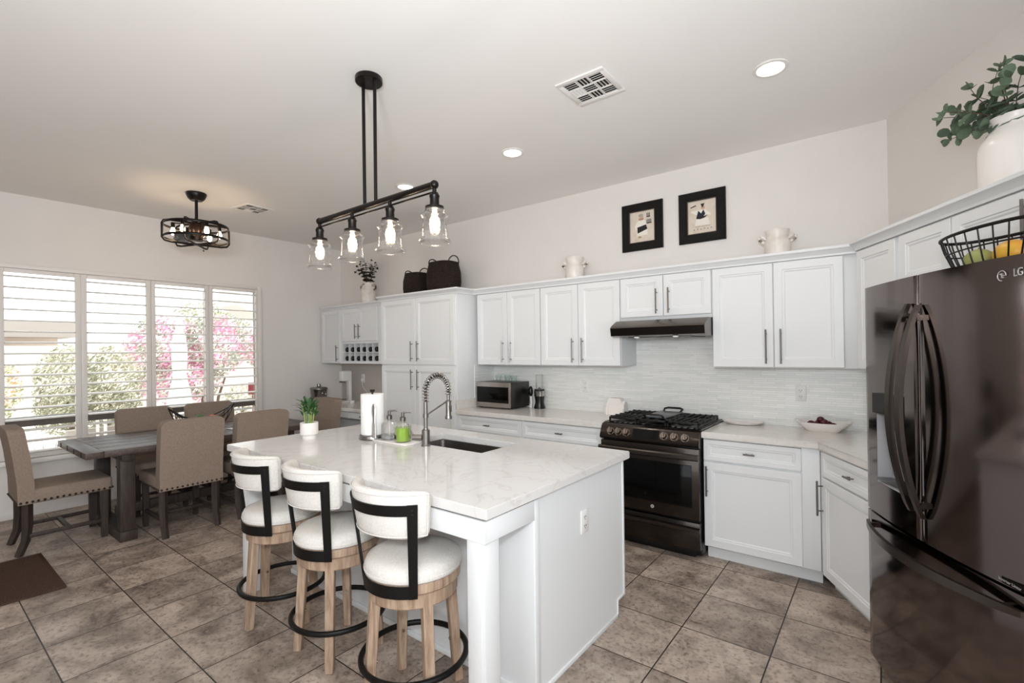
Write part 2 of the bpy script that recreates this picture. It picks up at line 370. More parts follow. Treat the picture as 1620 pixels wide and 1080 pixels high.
# living side behind the camera: unseen, unglazed opening added to let in fill light
b = MB(); b.box(XW, -1.8, YF - .12, YF, 0, ZC); b.box(1.1, XR + .12, YF - .12, YF, 0, ZC); b.box(-1.8, 1.1, YF - .12, YF, 2.45, ZC); struct(b.build('wall_front', wall_m, smooth=False))
WY0, WY1, WZ0, WZ1 = .60, 2.942, .56, 2.345
b = MB(); b.box(XW - .16, XW, YF, WY0, 0, ZC); b.box(XW - .16, XW, WY1, YW, 0, ZC); b.box(XW - .16, XW, WY0, WY1, 0, WZ0); b.box(XW - .16, XW, WY0, WY1, WZ1, ZC)
struct(b.build('wall_left', wall_m, smooth=False))
b = MB(); b.box(XW, XW + .014, YF, 3.5, 0, .085, .004); struct(b.build('baseboard_left', trim_m))
# window: bronze sash with a low cross rail, two panes of glass per light
b = MB()
x0, x1 = XW - .15, XW - .10
for y in (WY0 - .005, 1.187, 1.783, 2.373): b.box(x0, x1, y, y + .04, WZ0, WZ1)
b.box(x0, x1, WY1 - .012, WY1, WZ0, WZ1)
b.box(x0, x1, WY0, WY1, WZ0, WZ0 + .03); b.box(x0, x1, WY0, WY1, WZ1 - .018, WZ1); b.box(x0 - .01, x1 + .01, WY0, WY1, .835, .925)
win = struct(b.build('window_1', sash_m, smooth=False))
b = MB(); b.box(XW - .128, XW - .122, WY0 + .03, WY1 - .03, WZ0 + .02, .84); struct(b.build('window_pane', pane_m, win, smooth=False))
b = MB(); b.box(XW - .128, XW - .122, WY0 + .03, WY1 - .03, .92, WZ1 - .02); struct(b.build('window_pane', pane_m, win, smooth=False))
# shutter frame round the opening
b = MB(); fx0, fx1 = XW, XW + .045
b.box(fx0, fx1, .555, .600, .50, 2.372, .004); b.box(fx0, fx1, 2.905, 2.952, .50, 2.372, .004); b.box(fx0, fx1, .600, 2.905, 2.33, 2.372, .004); b.box(fx0, fx1 + .012, .54, 2.96, .50, .545, .004)
struct(b.build('trim_1', shut_m))
PAN = [(.602, 1.176, .644, 1.134), (1.180, 1.763, 1.226, 1.719), (1.767, 2.338, 1.806, 2.296), (2.342, 2.903, 2.385, 2.879)]
PLAB = ['white shutter panel nearest the camera, behind the chair at the table end',
        'white shutter panel with the trimmed hedge showing through its louvers',
        'white shutter panel with the closed white parasol behind its louvers',
        'white shutter panel beside the bare wall, small red sign showing through it']
for k, (a, b_, c, d) in enumerate(PAN):
    t = thing('shutter_panel', PLAB[k], 'shutter', (XW, a, .55), 0, 'shutter panels in the dining window')
    W_ = b_ - a; z0, z1 = .0, 1.778; o0, o1 = c - a, d - a
    b = MB(); b.box(.006, .036, 0, o0, z0, z1, .003); b.box(.006, .036, o1, W_, z0, z1, .003)
    b.box(.006, .036, o0, o1, z0, .04, .003); b.box(.006, .036, o0, o1, 1.74, z1, .003)
    b.build('stile_frame', shut_m, t)
    b = MB()
    for i in range(17):
        z = .608 + .103 * i - .55; M = Matrix.Translation((.021, 0, z)) @ Matrix.Rotation(math.radians(6), 4, 'Y')
        b.prism([(-.043, 0), (-.03, .0065), (0, .008), (.03, .0065), (.043, 0), (.03, -.0065), (0, -.008), (-.03, -.0065)], 'y', o0 + .001, o1 - .001, M=M)
    b.build('louvers', shut_m, t)
    if k in (2, 3):
        b = MB(); b.box(.062, .07, o1 - .03, o1 - .022, .12, 1.7, .002); b.build('tilt_rod', shut_m, t)

# ------------------------------------------------------------------ cabinets
def door_mesh(x0, x1, z0, z1, y=-.02, t=.02, rail=.052, flat=False):
    """slab with a raised frame, moulded step and sunken field; front faces -y"""
    b = MB(); bm = b.bm; e = .003
    b.raw([(x0, y + t, z0), (x1, y + t, z0), (x1, y + t, z1), (x0, y + t, z1)], [(3, 2, 1, 0)])
    def ring(i, d): return [(x0 + i, y + d, z0 + i), (x1 - i, y + d, z0 + i), (x1 - i, y + d, z1 - i), (x0 + i, y + d, z1 - i)]
    steps = [(0, t), (0, e), (e, 0)] + ([] if flat else [(rail, 0), (rail + .004, .004), (rail + .012, .0045), (rail + .02, .009)])
    V = []; F = []
    for i, d in steps: V += ring(i, d)
    for k in range(len(steps) - 1):
        for j in range(4): F.append((4 * k + j, 4 * k + (j + 1) % 4, 4 * k + 4 + (j + 1) % 4, 4 * k + 4 + j))
    n = 4 * (len(steps) - 1); F.append((n, n + 1, n + 2, n + 3))
    b.raw(V, F); bmesh.ops.remove_doubles(bm, verts=bm.verts[:], dist=1e-6)
    return b
def bar_pull(b, x, z0, z1, y=-.02, r=.006, off=.032):
    b.cyl((x, y - off, z0), (x, y - off, z1), r, n=10)
    for z in (z0 + .03, z1 - .03): b.cyl((x, y, z), (x, y - off, z), r * .75, n=8)
def h_pull(b, x, z, w=.07, y=-.02, r=.0055, off=.028):
    b.cyl((x - w / 2, y - off, z), (x + w / 2, y - off, z), r, n=10)
    for q in (-.25, .25): b.cyl((x + q * w, y, z), (x + q * w, y - off, z), r * .8, n=8)
def cabinet(label, loc, rz, W, D, H, doors=(), drawers=(), group=None, cat='cabinet', toe=0, name='cabinet', z0=0):
    """front carcass face in the local plane y=0; doors (x0,x1,z0,z1,handle_x,hz0,hz1); drawers (x0,x1,z0,z1)"""
    t = thing(name, label, cat, loc, rz, group)
    b = MB(); b.box(0, W, 0, D, z0 + toe, z0 + H, .002)
    if toe: b.box(.0, W, .075, D, z0, z0 + toe)
    b.build('carcass', white_m, t)
    for (x0, x1, a, c, hx, h0, h1) in doors:
        d = door_mesh(x0, x1, a, c).build('door', white_m, t, ang=20)
        if hx is not None:
            b = MB(); bar_pull(b, hx, h0, h1); b.build('handle', nickel_m, d)
    for (x0, x1, a, c) in drawers:
        d = door_mesh(x0, x1, a, c, rail=.032).build('drawer', white_m, t, ang=20)
        b = MB(); h_pull(b, (x0 + x1) / 2, (a + c) / 2); b.build('handle', nickel_m, d)
    return t
YU = 3.81; UZ0, UZ1 = 1.357, 2.135; UD = YW - YU - .002
DT = 2.092 - UZ0
def pair(W, z0, z1, h0, h1, g=.0025):
    m = W / 2
    return [(.004, m - g, z0, z1, m - .05, h0, h1), (m + g, W - .004, z0, z1, m + .05, h0, h1)]
G1 = 'white wall cabinets along the kitchen'
cabinet('white double-door wall cabinet above the microwave, next to the tall pantry', (-3.395, YU, UZ0), 0, .803, UD, UZ1 - UZ0, pair(.803, .004, DT, .03, .25), group=G1)
cabinet('white double-door wall cabinet above the bare counter, under the small two-handled jar', (-2.59, YU, UZ0), 0, .818, UD, UZ1 - UZ0, pair(.818, .004, DT, .03, .25), group=G1)
cabinet('short white two-door wall cabinet directly above the range hood', (-1.77, YU, 1.735), 0, .742, UD, UZ1 - 1.735, pair(.742, .03, 2.092 - 1.735, .05, .25), group=G1)
c_ = cabinet('white double-door wall cabinet to the right of the range hood', (-1.026, YU, UZ0), 0, .945, UD, UZ1 - UZ0,
        [(.004, .409, .004, DT, .365, .03, .27), (.414, .818, .004, DT, .458, .03, .27)], group=G1)
# angled run above the refrigerator
UDd = .33
def diag_cab(label, s0, s1, z0, doors, d=.33, **k):
    return cabinet(label, dg(s0, d, z0), RZD, s1 - s0, d - .002, UZ1 - z0, doors, **k)
diag_cab('narrow white wall cabinet in the angled corner beside the refrigerator', .275, .705, UZ0, [(.02, .40, .004, DT, None, 0, 0)], group=G1)
diag_cab('narrow white single-door cabinet above the left refrigerator door', .707, 1.088, 1.80, [(.004, .377, .02, 2.092 - 1.80, None, 0, 0)], group=G1)
diag_cab('white two-door cabinet over the refrigerator behind the wire fruit basket', 1.09, 1.99, 1.80, [(.004, .448, .02, .292, .41, .02, .25), (.452, .896, .02, .292, .49, .02, .25)], group=G1)

# crown moulding, one continuous strip per run (structure)
def crown(path, z, name, inner):
    """path: outer face polyline (carcass front), profile sticks out to the left of travel"""
    prof = [(0, 0), (.012, 0), (.014, .012), (.03, .035), (.042, .042), (.042, .058), (0, .058)]
    P = [Vector((p[0], p[1])) for p in path]; k = len(P); V = []; F = []; n = len(prof)
    for i in range(k):
        d0 = (P[i] - P[i - 1]).normalized() if i > 0 else None; d1 = (P[i + 1] - P[i]).normalized() if i < k - 1 else None
        n0 = Vector((d0.y, -d0.x)) if d0 else None; n1 = Vector((d1.y, -d1.x)) if d1 else None
        if n0 and n1: m = (n0 + n1).normalized(); m = m / max(.3, m.dot(n0))
        else: m = n0 or n1
        for o_, h in prof: V.append((P[i].x + m.x * o_, P[i].y + m.y * o_, z + h))
    for i in range(k - 1):
        for j in range(n): F.append((i * n + j, i * n + (j + 1) % n, (i + 1) * n + (j + 1) % n, (i + 1) * n + j))
    F.append(tuple(range(n))); F.append(tuple((k - 1) * n + j for j in range(n - 1, -1, -1)))
    b = MB(); b.raw(V, F); return struct(b.build(name, white_m, ang=25))
dfl = dg(.275, .33); dfe = dg(2.0, .33)
crown([(-6.40, 3.80), (-4.69, 3.80)], 2.097, 'trim_2', None)
crown([(-4.685, YU), (-4.685, 3.545), (-3.452, 3.545), (-3.452, YU - .012), (-.105 - .01, YU - .012), dg(.30, .345)[:2], dg(2.0, .345)[:2]], 2.097, 'trim_3', None)

# pantry
PW = 1.228; px = -4.68
t = cabinet('tall white pantry with four doors and two dark baskets on top', (px, 3.545, 0), 0, PW, YW - 3.547, 2.135,
        [(.02, PW / 2 - .003, 1.362, 2.092, PW / 2 - .05, 1.40, 1.62), (PW / 2 + .003, PW - .02, 1.362, 2.092, PW / 2 + .05, 1.40, 1.62),
         (.02, PW / 2 - .003, .11, 1.342, PW / 2 - .05, 1.09, 1.31), (PW / 2 + .003, PW - .02, .11, 1.342, PW / 2 + .05, 1.09, 1.31)], toe=.1, cat='pantry', name='pantry')

# hutch beside the dining window: single door cabinet, and double-door cabinet with wine cubbies
hz = 1.357
cabinet('narrow single-door white wall cabinet beside the wine cubbies, against the window wall', (-6.40, 3.80, hz), 0, .50, .328, UZ1 - hz, [(.03, .485, .004, DT, .44, .03, .25)], group=G1)
t = thing('cabinet', 'white two-door wall cabinet with open wine cubbies beneath its doors', 'cabinet', (-5.898, 3.80, hz), 0, G1)
HW = 1.21
b = MB()
b.box(0, HW, 0, .328, .30, UZ1 - hz, .002); b.box(0, HW, .0, .328, 0, .02); b.box(0, .03, 0, .328, .02, .30); b.box(HW - .40, HW, 0, .328, .02, .30); b.box(.03, HW - .4, .30, .328, .02, .30)
b.box(.03, HW - .4, 0, .02, .265, .30); b.box(.03, HW - .4, 0, .02, .02, .035)
b.build('carcass', white_m, t)
b = MB(); cw = (HW - .43) / 6
for i in range(1, 6): b.box(.03 + cw * i - .004, .03 + cw * i + .004, .004, .30, .03, .27)
b.box(.03, HW - .4, .004, .30, .145, .153); b.build('cubby_dividers', white_m, t)
for (a, c, hx) in ((.015, .412, .375), (.417, .81, .455)):
    d = door_mesh(a, c, .30, DT).build('door', white_m, t, ang=20); b = MB(); bar_pull(b, hx, .33, .52); b.build('handle', nickel_m, d)
bl = ['dark wine bottle lying in the upper row of wine cubbies, %s', 'dark wine bottle lying in the lower row of wine cubbies, %s']
pos = ['first from the window', 'second from the window', 'third from the window', 'third from the pantry', 'second from the pantry', 'first beside the pantry']
for r in range(2):
    for i in range(6):
        w = thing('wine_bottle', bl[1 - r] % pos[i], 'bottle', (-5.898 + .03 + cw * (i + .5), 3.812, hz + (.0358 if r == 0 else .1545) + .033), 0, 'wine bottles in the cubbies')
        M = Matrix.Rotation(-PI / 2, 4, 'X')
        b = MB(); b.lathe([(.001, .006), (.026, 0), (.033, .004), (.033, .17), (.028, .2), (.0135, .225), (.0135, .28), (.001, .28)], 16, M=M)
        b.build('glass_body', bglass_m, w)
        if i in (2, 3, 4):
            b = MB(); b.shell([(.0332, .03), (.0336, .03), (.0336, .11), (.0332, .11)], 16, M=M); b.build('paper_label', mat('wine_label%d%d' % (r, i), '#5e4a44', .7), w)

# base cabinets
YB = 3.545; BD = YW - YB - .002; BH = .867
G2 = 'white base cabinets along the kitchen'
cabinet('white base cabinet below the microwave, next to the pantry', (-3.448, YB, 0), 0, .822, BD, BH, pair(.822, .11, .695, .5, .66), [(.012, .81, .712, .858)], G2, toe=.1)
cabinet('white base cabinet below the bare counter, left of the range', (-2.622, YB, 0), 0, .815, BD, BH, pair(.815, .11, .695, .5, .66), [(.006, .80, .712, .858)], G2, toe=.1)
t = cabinet('white base cabinet with one drawer over one door, right of the range', (-1.030, YB, 0), 0, .700, .12, BH, [(.004, .602, .108, .700, .028, .465, .675)], [(.004, .602, .712, .858)], G2, toe=.1)
cabinet('white angled base cabinet with drawer and door beside the refrigerator', dg(.331, .592, 0), RZD, .759, .590, BH, [(.06, .75, .105, .700, .075, .47, .68)], [(.06, .75, .712, .858)], G2, toe=.1)
# desk cabinets by the window, lower than the kitchen counter
t = thing('desk_cabinet', 'low white desk base with two small drawers, left of the pantry', 'cabinet', (-6.385, 3.52, 0), 0)
b = MB(); b.box(0, 1.70, .0, .606, .68, .768); b.box(0, .02, 0, .606, 0, .68); b.box(1.68, 1.70, 0, .606, 0, .68); b.box(.02, 1.68, .30, .32, 0, .68); b.build('carcass', white_m, t)
for x0, x1 in ((.02, .54), (.55, 1.09), (1.10, 1.68)):
    d = door_mesh(x0, x1, .688, .762, flat=True).build('drawer', white_m, t); b = MB(); h_pull(b, (x0 + x1) / 2, .727, .08); b.build('handle', nickel_m, d)

# ------------------------------------------------------------------ worktops and backsplash
def slab(name, poly, z0, z1, m, label, cat='countertop'):
    b = MB(); b.prism(poly, 'z', z0, z1); bmesh.ops.bevel(b.bm, geom=[e for e in b.bm.edges if abs(e.verts[0].co.z - e.verts[1].co.z) < 1e-6], offset=.004, segments=2, affect='EDGES')
    return tag(b.build(name, m, ang=40), label, cat)
slab('countertop', [(-3.450, 3.505), (-1.806, 3.505), (-1.806, 4.128), (-3.450, 4.128)], .868, .912, counter_m, 'pale stone worktop carrying the microwave, between pantry and range')
q1 = dg(.30, .61)
slab('countertop', [(-1.034, 3.505), (-.335, 3.505), dg(1.088, .61)[:2], dg(1.088, .002)[:2], (CX - .003, YW - .002), (-1.034, 4.128)], .868, .912, counter_m, 'pale stone worktop with an angled corner, right of the range')
slab('countertop', [(-6.40, 3.49), (-4.682, 3.49), (-4.682, 4.128), (-6.40, 4.128)], .77, .812, counter_m, 'lower beige worktop with the ice bucket, left of the pantry')
b = MB(); b.box(-3.45, CX, YW - .008, YW, .912, UZ0 + .38); struct(b.build('trim_4', splash_m, smooth=False))
e = [dg(0, 0), dg(1.1, 0), dg(1.1, .008), dg(0, .008)]
b = MB(); b.prism([p[:2] for p in e], 'z', .912, UZ0); struct(b.build('trim_5', splash_m, smooth=False))
b = MB(); b.box(-3.452, -3.444, 3.80, YW - .008, .912, UZ0); struct(b.build('trim_6', splash_m, smooth=False))
b = MB(); b.box(-3.452, -3.432, 3.52, 4.12, .912, 1.01, .003); tag(b.build('side_splash', counter_m), 'short stone upstand on the pantry side behind the microwave', 'backsplash')
b = MB(); b.box(-6.40, -4.69, YW - .008, YW, .812, hz); struct(b.build('trim_7', mat('desk_backing', '#bcb4ad', .5), smooth=False))

# ------------------------------------------------------------------ island
t = thing('kitchen_island', 'white kitchen island base with corner posts under the quartz top', 'kitchen island', (0, 0, 0))
IX0, IX1, IY0, IYK, IY1 = -3.24, -1.205, 1.375, 1.69, 2.585; SY0_ = 2.095
b = MB(); b.box(IX0 + .02, IX1 - .02, IYK + .02, IY1 - .08, 0, .1); b.box(IX0 + .02, IX1 - .02, IYK + .02, IY1 - .02, .1, .66); b.box(IX0 + .02, IX1 - .02, IYK + .02, 1.98, .66, .857); b.box(IX0 + .02, -2.66, 1.98, IY1 - .02, .66, .857); b.box(-1.76, IX1 - .02, 1.98, IY1 - .02, .66, .857); b.box(-2.66, -1.76, 2.5, IY1 - .02, .66, .857)
b.build('carcass', white_m, t)
pp = [(IYK, 0), (IY1 - .09, 0), (IY1 - .09, .095), (IY1, .095), (IY1, .858), (IYK, .858)]
b = MB(); b.prism(pp, 'x', IX1 - .02, IX1); b.build('end_panel', white_m, t, smooth=False)
b = MB(); b.prism(pp, 'x', IX0, IX0 + .02); b.build('end_panel', white_m, t, smooth=False)
b = MB(); b.box(IX0, IX1 + .004, IYK - .004, IYK + .018, 0, .858, .002); b.build('back_panel', white_m, t)
b = MB(); b.box(IX1 - .012, IX1 + .008, IYK - .002, IYK + .035, 0, .858, .003); b.box(IX1 - .002, IX1 + .006, IYK + .04, IY1 - .09, 0, .022, .002); b.box(IX1 - .002, IX1 + .006, IY1 - .098, IY1 - .088, 0, .10, .002); b.box(IX1 - .002, IX1 + .006, IY1 - .09, IY1, .092, .104, .002); b.box(IX1 - .002, IX1 + .006, IY1 - .016, IY1, .104, .858, .002)
b.box(IX0, IX1, IYK - .014, IYK - .004, 0, .03, .003)
b.build('edge_moulding', white_m, t)
b = MB(); b.box(IX0 - .02, IX1 + .008, IY0 - .012, IY0 + .012, .772, .858, .002); b.build('apron', white_m, t)
b = MB(); b.box(IX1 - .014, IX1 + .0081, IY0, IYK, .772, .858, .002); b.build('apron', white_m, t)
b = MB(); b.box(IX0 - .02, IX0 + .004, IY0, IYK, .772, .858, .002); b.build('apron', white_m, t)
for xa in (IX1 - .092, IX0 - .012):
    b = MB(); b.box(xa, xa + .09, IY0 - .004, IY0 + .086, 0, .772, .004); b.box(xa - .004, xa + .0, IY0 + .004, IY0 + .078, 0, .772, .002); b.box(xa + .012, xa + .078, IY0 - .008, IY0 - .004, 0, .772, .002)
    b.build('post', white_m, t)
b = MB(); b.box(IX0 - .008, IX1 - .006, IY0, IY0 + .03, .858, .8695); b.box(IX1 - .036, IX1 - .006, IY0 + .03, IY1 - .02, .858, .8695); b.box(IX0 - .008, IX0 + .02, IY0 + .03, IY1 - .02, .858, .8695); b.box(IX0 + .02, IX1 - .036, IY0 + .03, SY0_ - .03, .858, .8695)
b.build('shadow_gap_strip', mat('painted_shadow_gap', '#2c2825', .9), t, smooth=False)  # dark strip that paints in the shadow line under the worktop overhang
b = MB()
for x in (-3.0, -2.5, -1.75): b.box(x - .3, x + .14, IY1 - .02, IY1 - .002, .12, .84, .004)
b.build('back_doors', white_m, t)
# quartz top with sink cut-out
SX0, SX1, SY0, SY1 = -2.53, -1.855, 2.095, 2.44
b = MB(); X = [-3.42, SX0, SX1, -1.175]; Y = [1.35, SY0, SY1, 2.618]
for i in range(3):
    for j in range(3):
        if i == 1 and j == 1: continue
        b.box(X[i], X[i + 1], Y[j], Y[j + 1], .870, .912)
bmesh.ops.remove_doubles(b.bm, verts=b.bm.verts[:], dist=1e-5)
kill = []
for f in b.bm.faces:
    c = f.calc_center_median(); f.normal_update()
    if abs(f.normal.z) < .5:
        onx = min(abs(c.x + 3.42), abs(c.x + 1.175)) < 1e-4; ony = min(abs(c.y - 1.35), abs(c.y - 2.618)) < 1e-4
        inh = SX0 - 1e-4 < c.x < SX1 + 1e-4 and SY0 - 1e-4 < c.y < SY1 + 1e-4
        if not (onx or ony or inh): kill.append(f)
bmesh.ops.delete(b.bm, geom=kill, context='FACES_ONLY')
bmesh.ops.delete(b.bm, geom=[e for e in b.bm.edges if not e.link_faces], context='EDGES')
bmesh.ops.recalc_face_normals(b.bm, faces=b.bm.faces[:])
ed = [e for e in b.bm.edges if len(e.link_faces) == 2 and e.calc_face_angle(0) > 1]
bmesh.ops.bevel(b.bm, geom=ed, offset=.004, segments=2, affect='EDGES')
tag(b.build('island_countertop', quartz_m, ang=40), 'white veined quartz worktop on the kitchen island', 'countertop')
t = thing('kitchen_sink', 'dark stainless undermount sink set in the island worktop', 'sink', ((SX0 + SX1) / 2, (SY0 + SY1) / 2, .868))
hx, hy = (SX1 - SX0) / 2 + .006, (SY1 - SY0) / 2 + .006
b = MB(); V = []; 
def rr(hx, hy, z, r=.04, n=5):
    o = []
    for cx, cy, a0 in ((hx - r, hy - r, 0), (-hx + r, hy - r, PI / 2), (-hx + r, -hy + r, PI), (hx - r, -hy + r, 1.5 * PI)):
        for i in range(n + 1):
            a = a0 + PI / 2 * i / n; o.append((cx + r * math.cos(a), cy + r * math.sin(a), z))
    return o
rings = [rr(hx + .02, hy + .02, -.001), rr(hx, hy, -.001), rr(hx - .006, hy - .006, -.17), rr(hx - .03, hy - .03, -.192), rr(.05, .05, -.198)]
V = [p for r_ in rings for p in r_]; n = len(rings[0]); F = []
for i in range(len(rings) - 1):
    for j in range(n): F.append((i * n + j, i * n + (j + 1) % n, (i + 1) * n + (j + 1) % n, (i + 1) * n + j))
F.append(tuple(range(4 * n, 5 * n)))
b.raw(V, F); b.build('basin', mat('sink_steel', '#97918d', .32, 1), t)
b = MB(); b.lathe([(.001, -.196), (.045, -.196), (.05, -.192), (.03, -.19), (.001, -.19)], 24); b.build('drain', steel_m, t)
b = MB(); b.box(-hx + .30, -hx + .305, -hy + .01, hy - .01, -.19, -.11) ; b.build('divider', mat('sink_steel_divider', '#5d5957', .28, 1), t)

# ------------------------------------------------------------------ refrigerator (french doors, bottom freezer, bowed fronts)
FW = .88; fr = thing('refrigerator', 'tall black stainless french-door refrigerator with a water dispenser', 'refrigerator', dg(1.095, .72, 0), RZD)
def bul(x): return -.036 * (1 - ((x - FW / 2) / (FW / 2)) ** 2)
def bowed(x0, x1, z0, z1, y1=.066, hole=None, n=14):
    b = MB(); xs = [x0 + (x1 - x0) * i / n for i in range(n + 1)]; zs = [z0, z1]
    if hole: xs = sorted(set([x for x in xs if min(abs(x - hole[0]), abs(x - hole[1])) > .004] + [hole[0], hole[1]])); zs = [z0, hole[2], hole[3], z1]
    r = .008
    def fy(x):
        e = min(x - x0, x1 - x); return bul(x) + (r - math.sqrt(max(r * r - (r - e) ** 2, 0)) if e < r else 0)
    xs = sorted(set(xs + [x0 + .0025, x0 + .008, x1 - .0025, x1 - .008]))
    nx = len(xs); V = [(x, fy(x), z) for z in zs for x in xs]; F = []
    for k in range(len(zs) - 1):
        for i in range(nx - 1):
            if hole and k == 1 and hole[0] - 1e-6 <= xs[i] and xs[i + 1] <= hole[1] + 1e-6: continue
            F.append((k * nx + i, k * nx + i + 1, (k + 1) * nx + i + 1, (k + 1) * nx + i))
    q = len(V); V += [(x0, y1, z0), (x1, y1, z0), (x1, y1, z1), (x0, y1, z1)]; top = (len(zs) - 1) * nx
    F.append((q, q + 3, q + 2, q + 1))
    F.append(tuple([q, q + 1] + [i for i in range(nx - 1, -1, -1)])); F.append(tuple([q + 2, q + 3] + [top + i for i in range(nx)]))
    F.append(tuple([q + 3, q] + [k * nx for k in range(len(zs))])); F.append(tuple([q + 1, q + 2] + [k * nx + nx - 1 for k in range(len(zs) - 1, -1, -1)]))
    b.raw(V, F); return b
b = MB(); b.box(.004, FW - .004, .07, .69, .03, 1.75, .004); b.box(.05, FW - .05, .1, .6, 0, .03); b.build('body', mat('fridge_side', '#2a2725', .4, .5), fr)
gx = .433
HO = (.112, .330, .892, 1.292)
dl = bowed(.0, gx - .002, .748, 1.772, hole=HO).build('door', fridge_m, fr, ang=30)
dr = bowed(gx + .002, FW, .748, 1.772).build('door', fridge_m, fr, ang=30)
fz = bowed(0, FW, .065, .738, n=20).build('freezer_drawer', fridge_m, fr, ang=30)
# dispenser niche
yb = .055
b = MB(); y0 = bul(HO[0]) + .001; y1_ = bul(HO[1]) + .001
V = [(HO[0], y0, HO[2]), (HO[1], y1_, HO[2]), (HO[1], y1_, HO[3]), (HO[0], y0, HO[3]), (HO[0] + .006, yb, HO[2] + .03), (HO[1] - .006, yb, HO[2] + .03), (HO[1] - .006, yb, HO[3]), (HO[0] + .006, yb, HO[3])]
b.raw(V, [(0, 1, 5, 4), (1, 2, 6, 5), (2, 3, 7, 6), (3, 0, 4, 7), (4, 5, 6, 7)]); b.build('dispenser_niche', mat('niche_grey', '#b4b3b6', .35, .15), dl, smooth=False)
b = MB(); b.prism([(-.006 + y1_, 1.205), (-.006 + y1_, 1.292), (yb, 1.292), (yb, 1.205)], 'x', HO[0] + .012, HO[1]); b.build('control_panel', bglass_m, dl, smooth=False)
b = MB(); b.prism([(y1_ + .008, 1.206), (yb - .006, 1.206), (yb - .006, 1.135), (y1_ + .045, 1.125), (y1_ + .02, 1.15)], 'x', HO[0] + .085, HO[1] - .03); b.build('dispenser_spout', blackpl_m, dl)
b = MB(); b.box(HO[0] + .008, HO[1] - .008, y1_ + .012, yb - .004, HO[2] + .012, HO[2] + .022, .003); b.build('drip_tray', mat('drip_grey', '#6f6d6d', .3, .8), dl)
def bow_handle(p0, p1, out, w, tck, vertical, parent):
    b = MB(); n = 28; V = []; F = []
    for i in range(n + 1):
        t = i / n; x = p0[0] + (p1[0] - p0[0]) * t; z = p0[1] + (p1[1] - p0[1]) * t
        d = out * math.sin(PI * t) ** .8; y = bul(x) - .003 - d
        wd = w * (.55 + .45 * math.sin(PI * t) ** .6)
        for (a, c) in ((-wd / 2, 0), (-wd / 2, -tck), (wd / 2, -tck), (wd / 2, 0)): V.append((x + a, y + c, z) if vertical else (x, y + c, z + a))
    for i in range(n):
        for j in range(4): F.append((i * 4 + j, i * 4 + (j + 1) % 4, i * 4 + 4 + (j + 1) % 4, i * 4 + 4 + j))
    F += [(0, 1, 2, 3), (4 * n + 3, 4 * n + 2, 4 * n + 1, 4 * n)]
    b.raw(V, F)
    for t in (.06, .94):
        x = p0[0] + (p1[0] - p0[0]) * t; z = p0[1] + (p1[1] - p0[1]) * t
        b.box(x - .008, x + .008, bul(x) - .02, bul(x) + .004, z - .01, z + .01)
    return b.build('handle', bss2_m, parent, ang=40)
bow_handle((gx - .042, .852), (gx - .038, 1.665), .075, .030, .016, True, dl)
bow_handle((gx + .024, .842), (gx + .020, 1.655), .075, .030, .016, True, dr)
bow_handle((.035, .688), (FW - .035, .688), .065, .034, .016, False, fz)
M = Matrix.Translation((.828, bul(.828) - .001, 1.717)) @ Matrix.Rotation(-math.atan2(.036 * 2 * (.828 - .44) / .44 ** 2, 1), 4, 'Z') @ RX
text_mesh('logo_lettering', 'LG', .034, logo_m, dr, Matrix.Translation((.012, -.002, 0)) @ M)
b = MB()
lx, lz = .788, 1.714; yl = bul(lx) - .0015
b.tube([(lx + .0155 * math.cos(2 * PI * i / 24), yl - .001 + .00, lz + .0155 * math.sin(2 * PI * i / 24)) for i in range(19)] , .0014, 6)
b.box(lx - .0012, lx + .0012, yl - .002, yl + .001, lz - .006, lz + .008); b.box(lx - .0012, lx + .006, yl - .002, yl + .001, lz - .007, lz - .0047); b.box(lx + .004, lx + .0155, yl - .002, yl + .001, lz - .001, lz + .001); b.ball((lx - .006, yl, lz + .005), .0022, u=8, v=6)
b.build('logo_emblem', logo_m, dr)
b = MB(); xx = .80; b.box(xx - .07, xx + .07, bul(xx) - .004, bul(xx) + .006, .752, .772); pl_ = b.build('badge_plate', bglass_m, dr)
text_mesh('badge_lettering', 'Inverter Linear', .0135, logo_m, pl_, Matrix.Translation((xx + .0, bul(xx) - .0062, .762)) @ RX, .0004)

# ------------------------------------------------------------------ range
RWd = .766; rg = thing('gas_range', 'black stainless slide-in gas range with six front knobs', 'range', (-1.803, 3.478, 0))
b = MB(); b.box(.004, RWd - .004, .03, .645, .03, .905, .003); b.box(.06, RWd - .06, .06, .6, 0, .03); b.build('body', blackpl_m, rg)
b = MB(); b.prism([(-.022, .806), (-.026, .82), (.012, .898), (.03, .912), (.075, .924), (.645, .924), (.645, .905), (.06, .905), (.06, .80), (-.012, .80)], 'x', 0, RWd)
b.build('cooktop', bss_m, rg, ang=50)
import itertools
sl = math.atan2(.078, .038); nrm = Vector((0, -math.sin(sl), math.cos(sl)))
fc = lambda x, u: Vector((x, -.026 + .038 * u, .82 + .078 * u))
for x in (.09, .155, .22, .515, .59, .668):
    b = MB(); p = fc(x, .5); b.cyl(p, p + nrm * .006, .029, .029, 20); b.cyl(p + nrm * .006, p + nrm * .032, .0245, .021, 20)
    M = Matrix.Translation(p + nrm * .028) @ Matrix.Rotation(-(PI / 2 - sl), 4, 'X')
    b.box(-.007, .007, -.014, .006, -.022, .022, .003, M=M); b.build('knob', mat('knob_metal%d' % len(MATS), '#857c75', .28, 1), rg)
b = MB(); V = [fc(.27, .12) + nrm * .001, fc(.475, .12) + nrm * .001, fc(.475, .92) + nrm * .001, fc(.27, .92) + nrm * .001]; V2 = [v - nrm * .003 for v in V]
b.raw(V + V2, [(0, 1, 2, 3), (0, 4, 5, 1), (1, 5, 6, 2), (2, 6, 7, 3), (3, 7, 4, 0)]); b.build('display', bglass_m, rg, smooth=False)
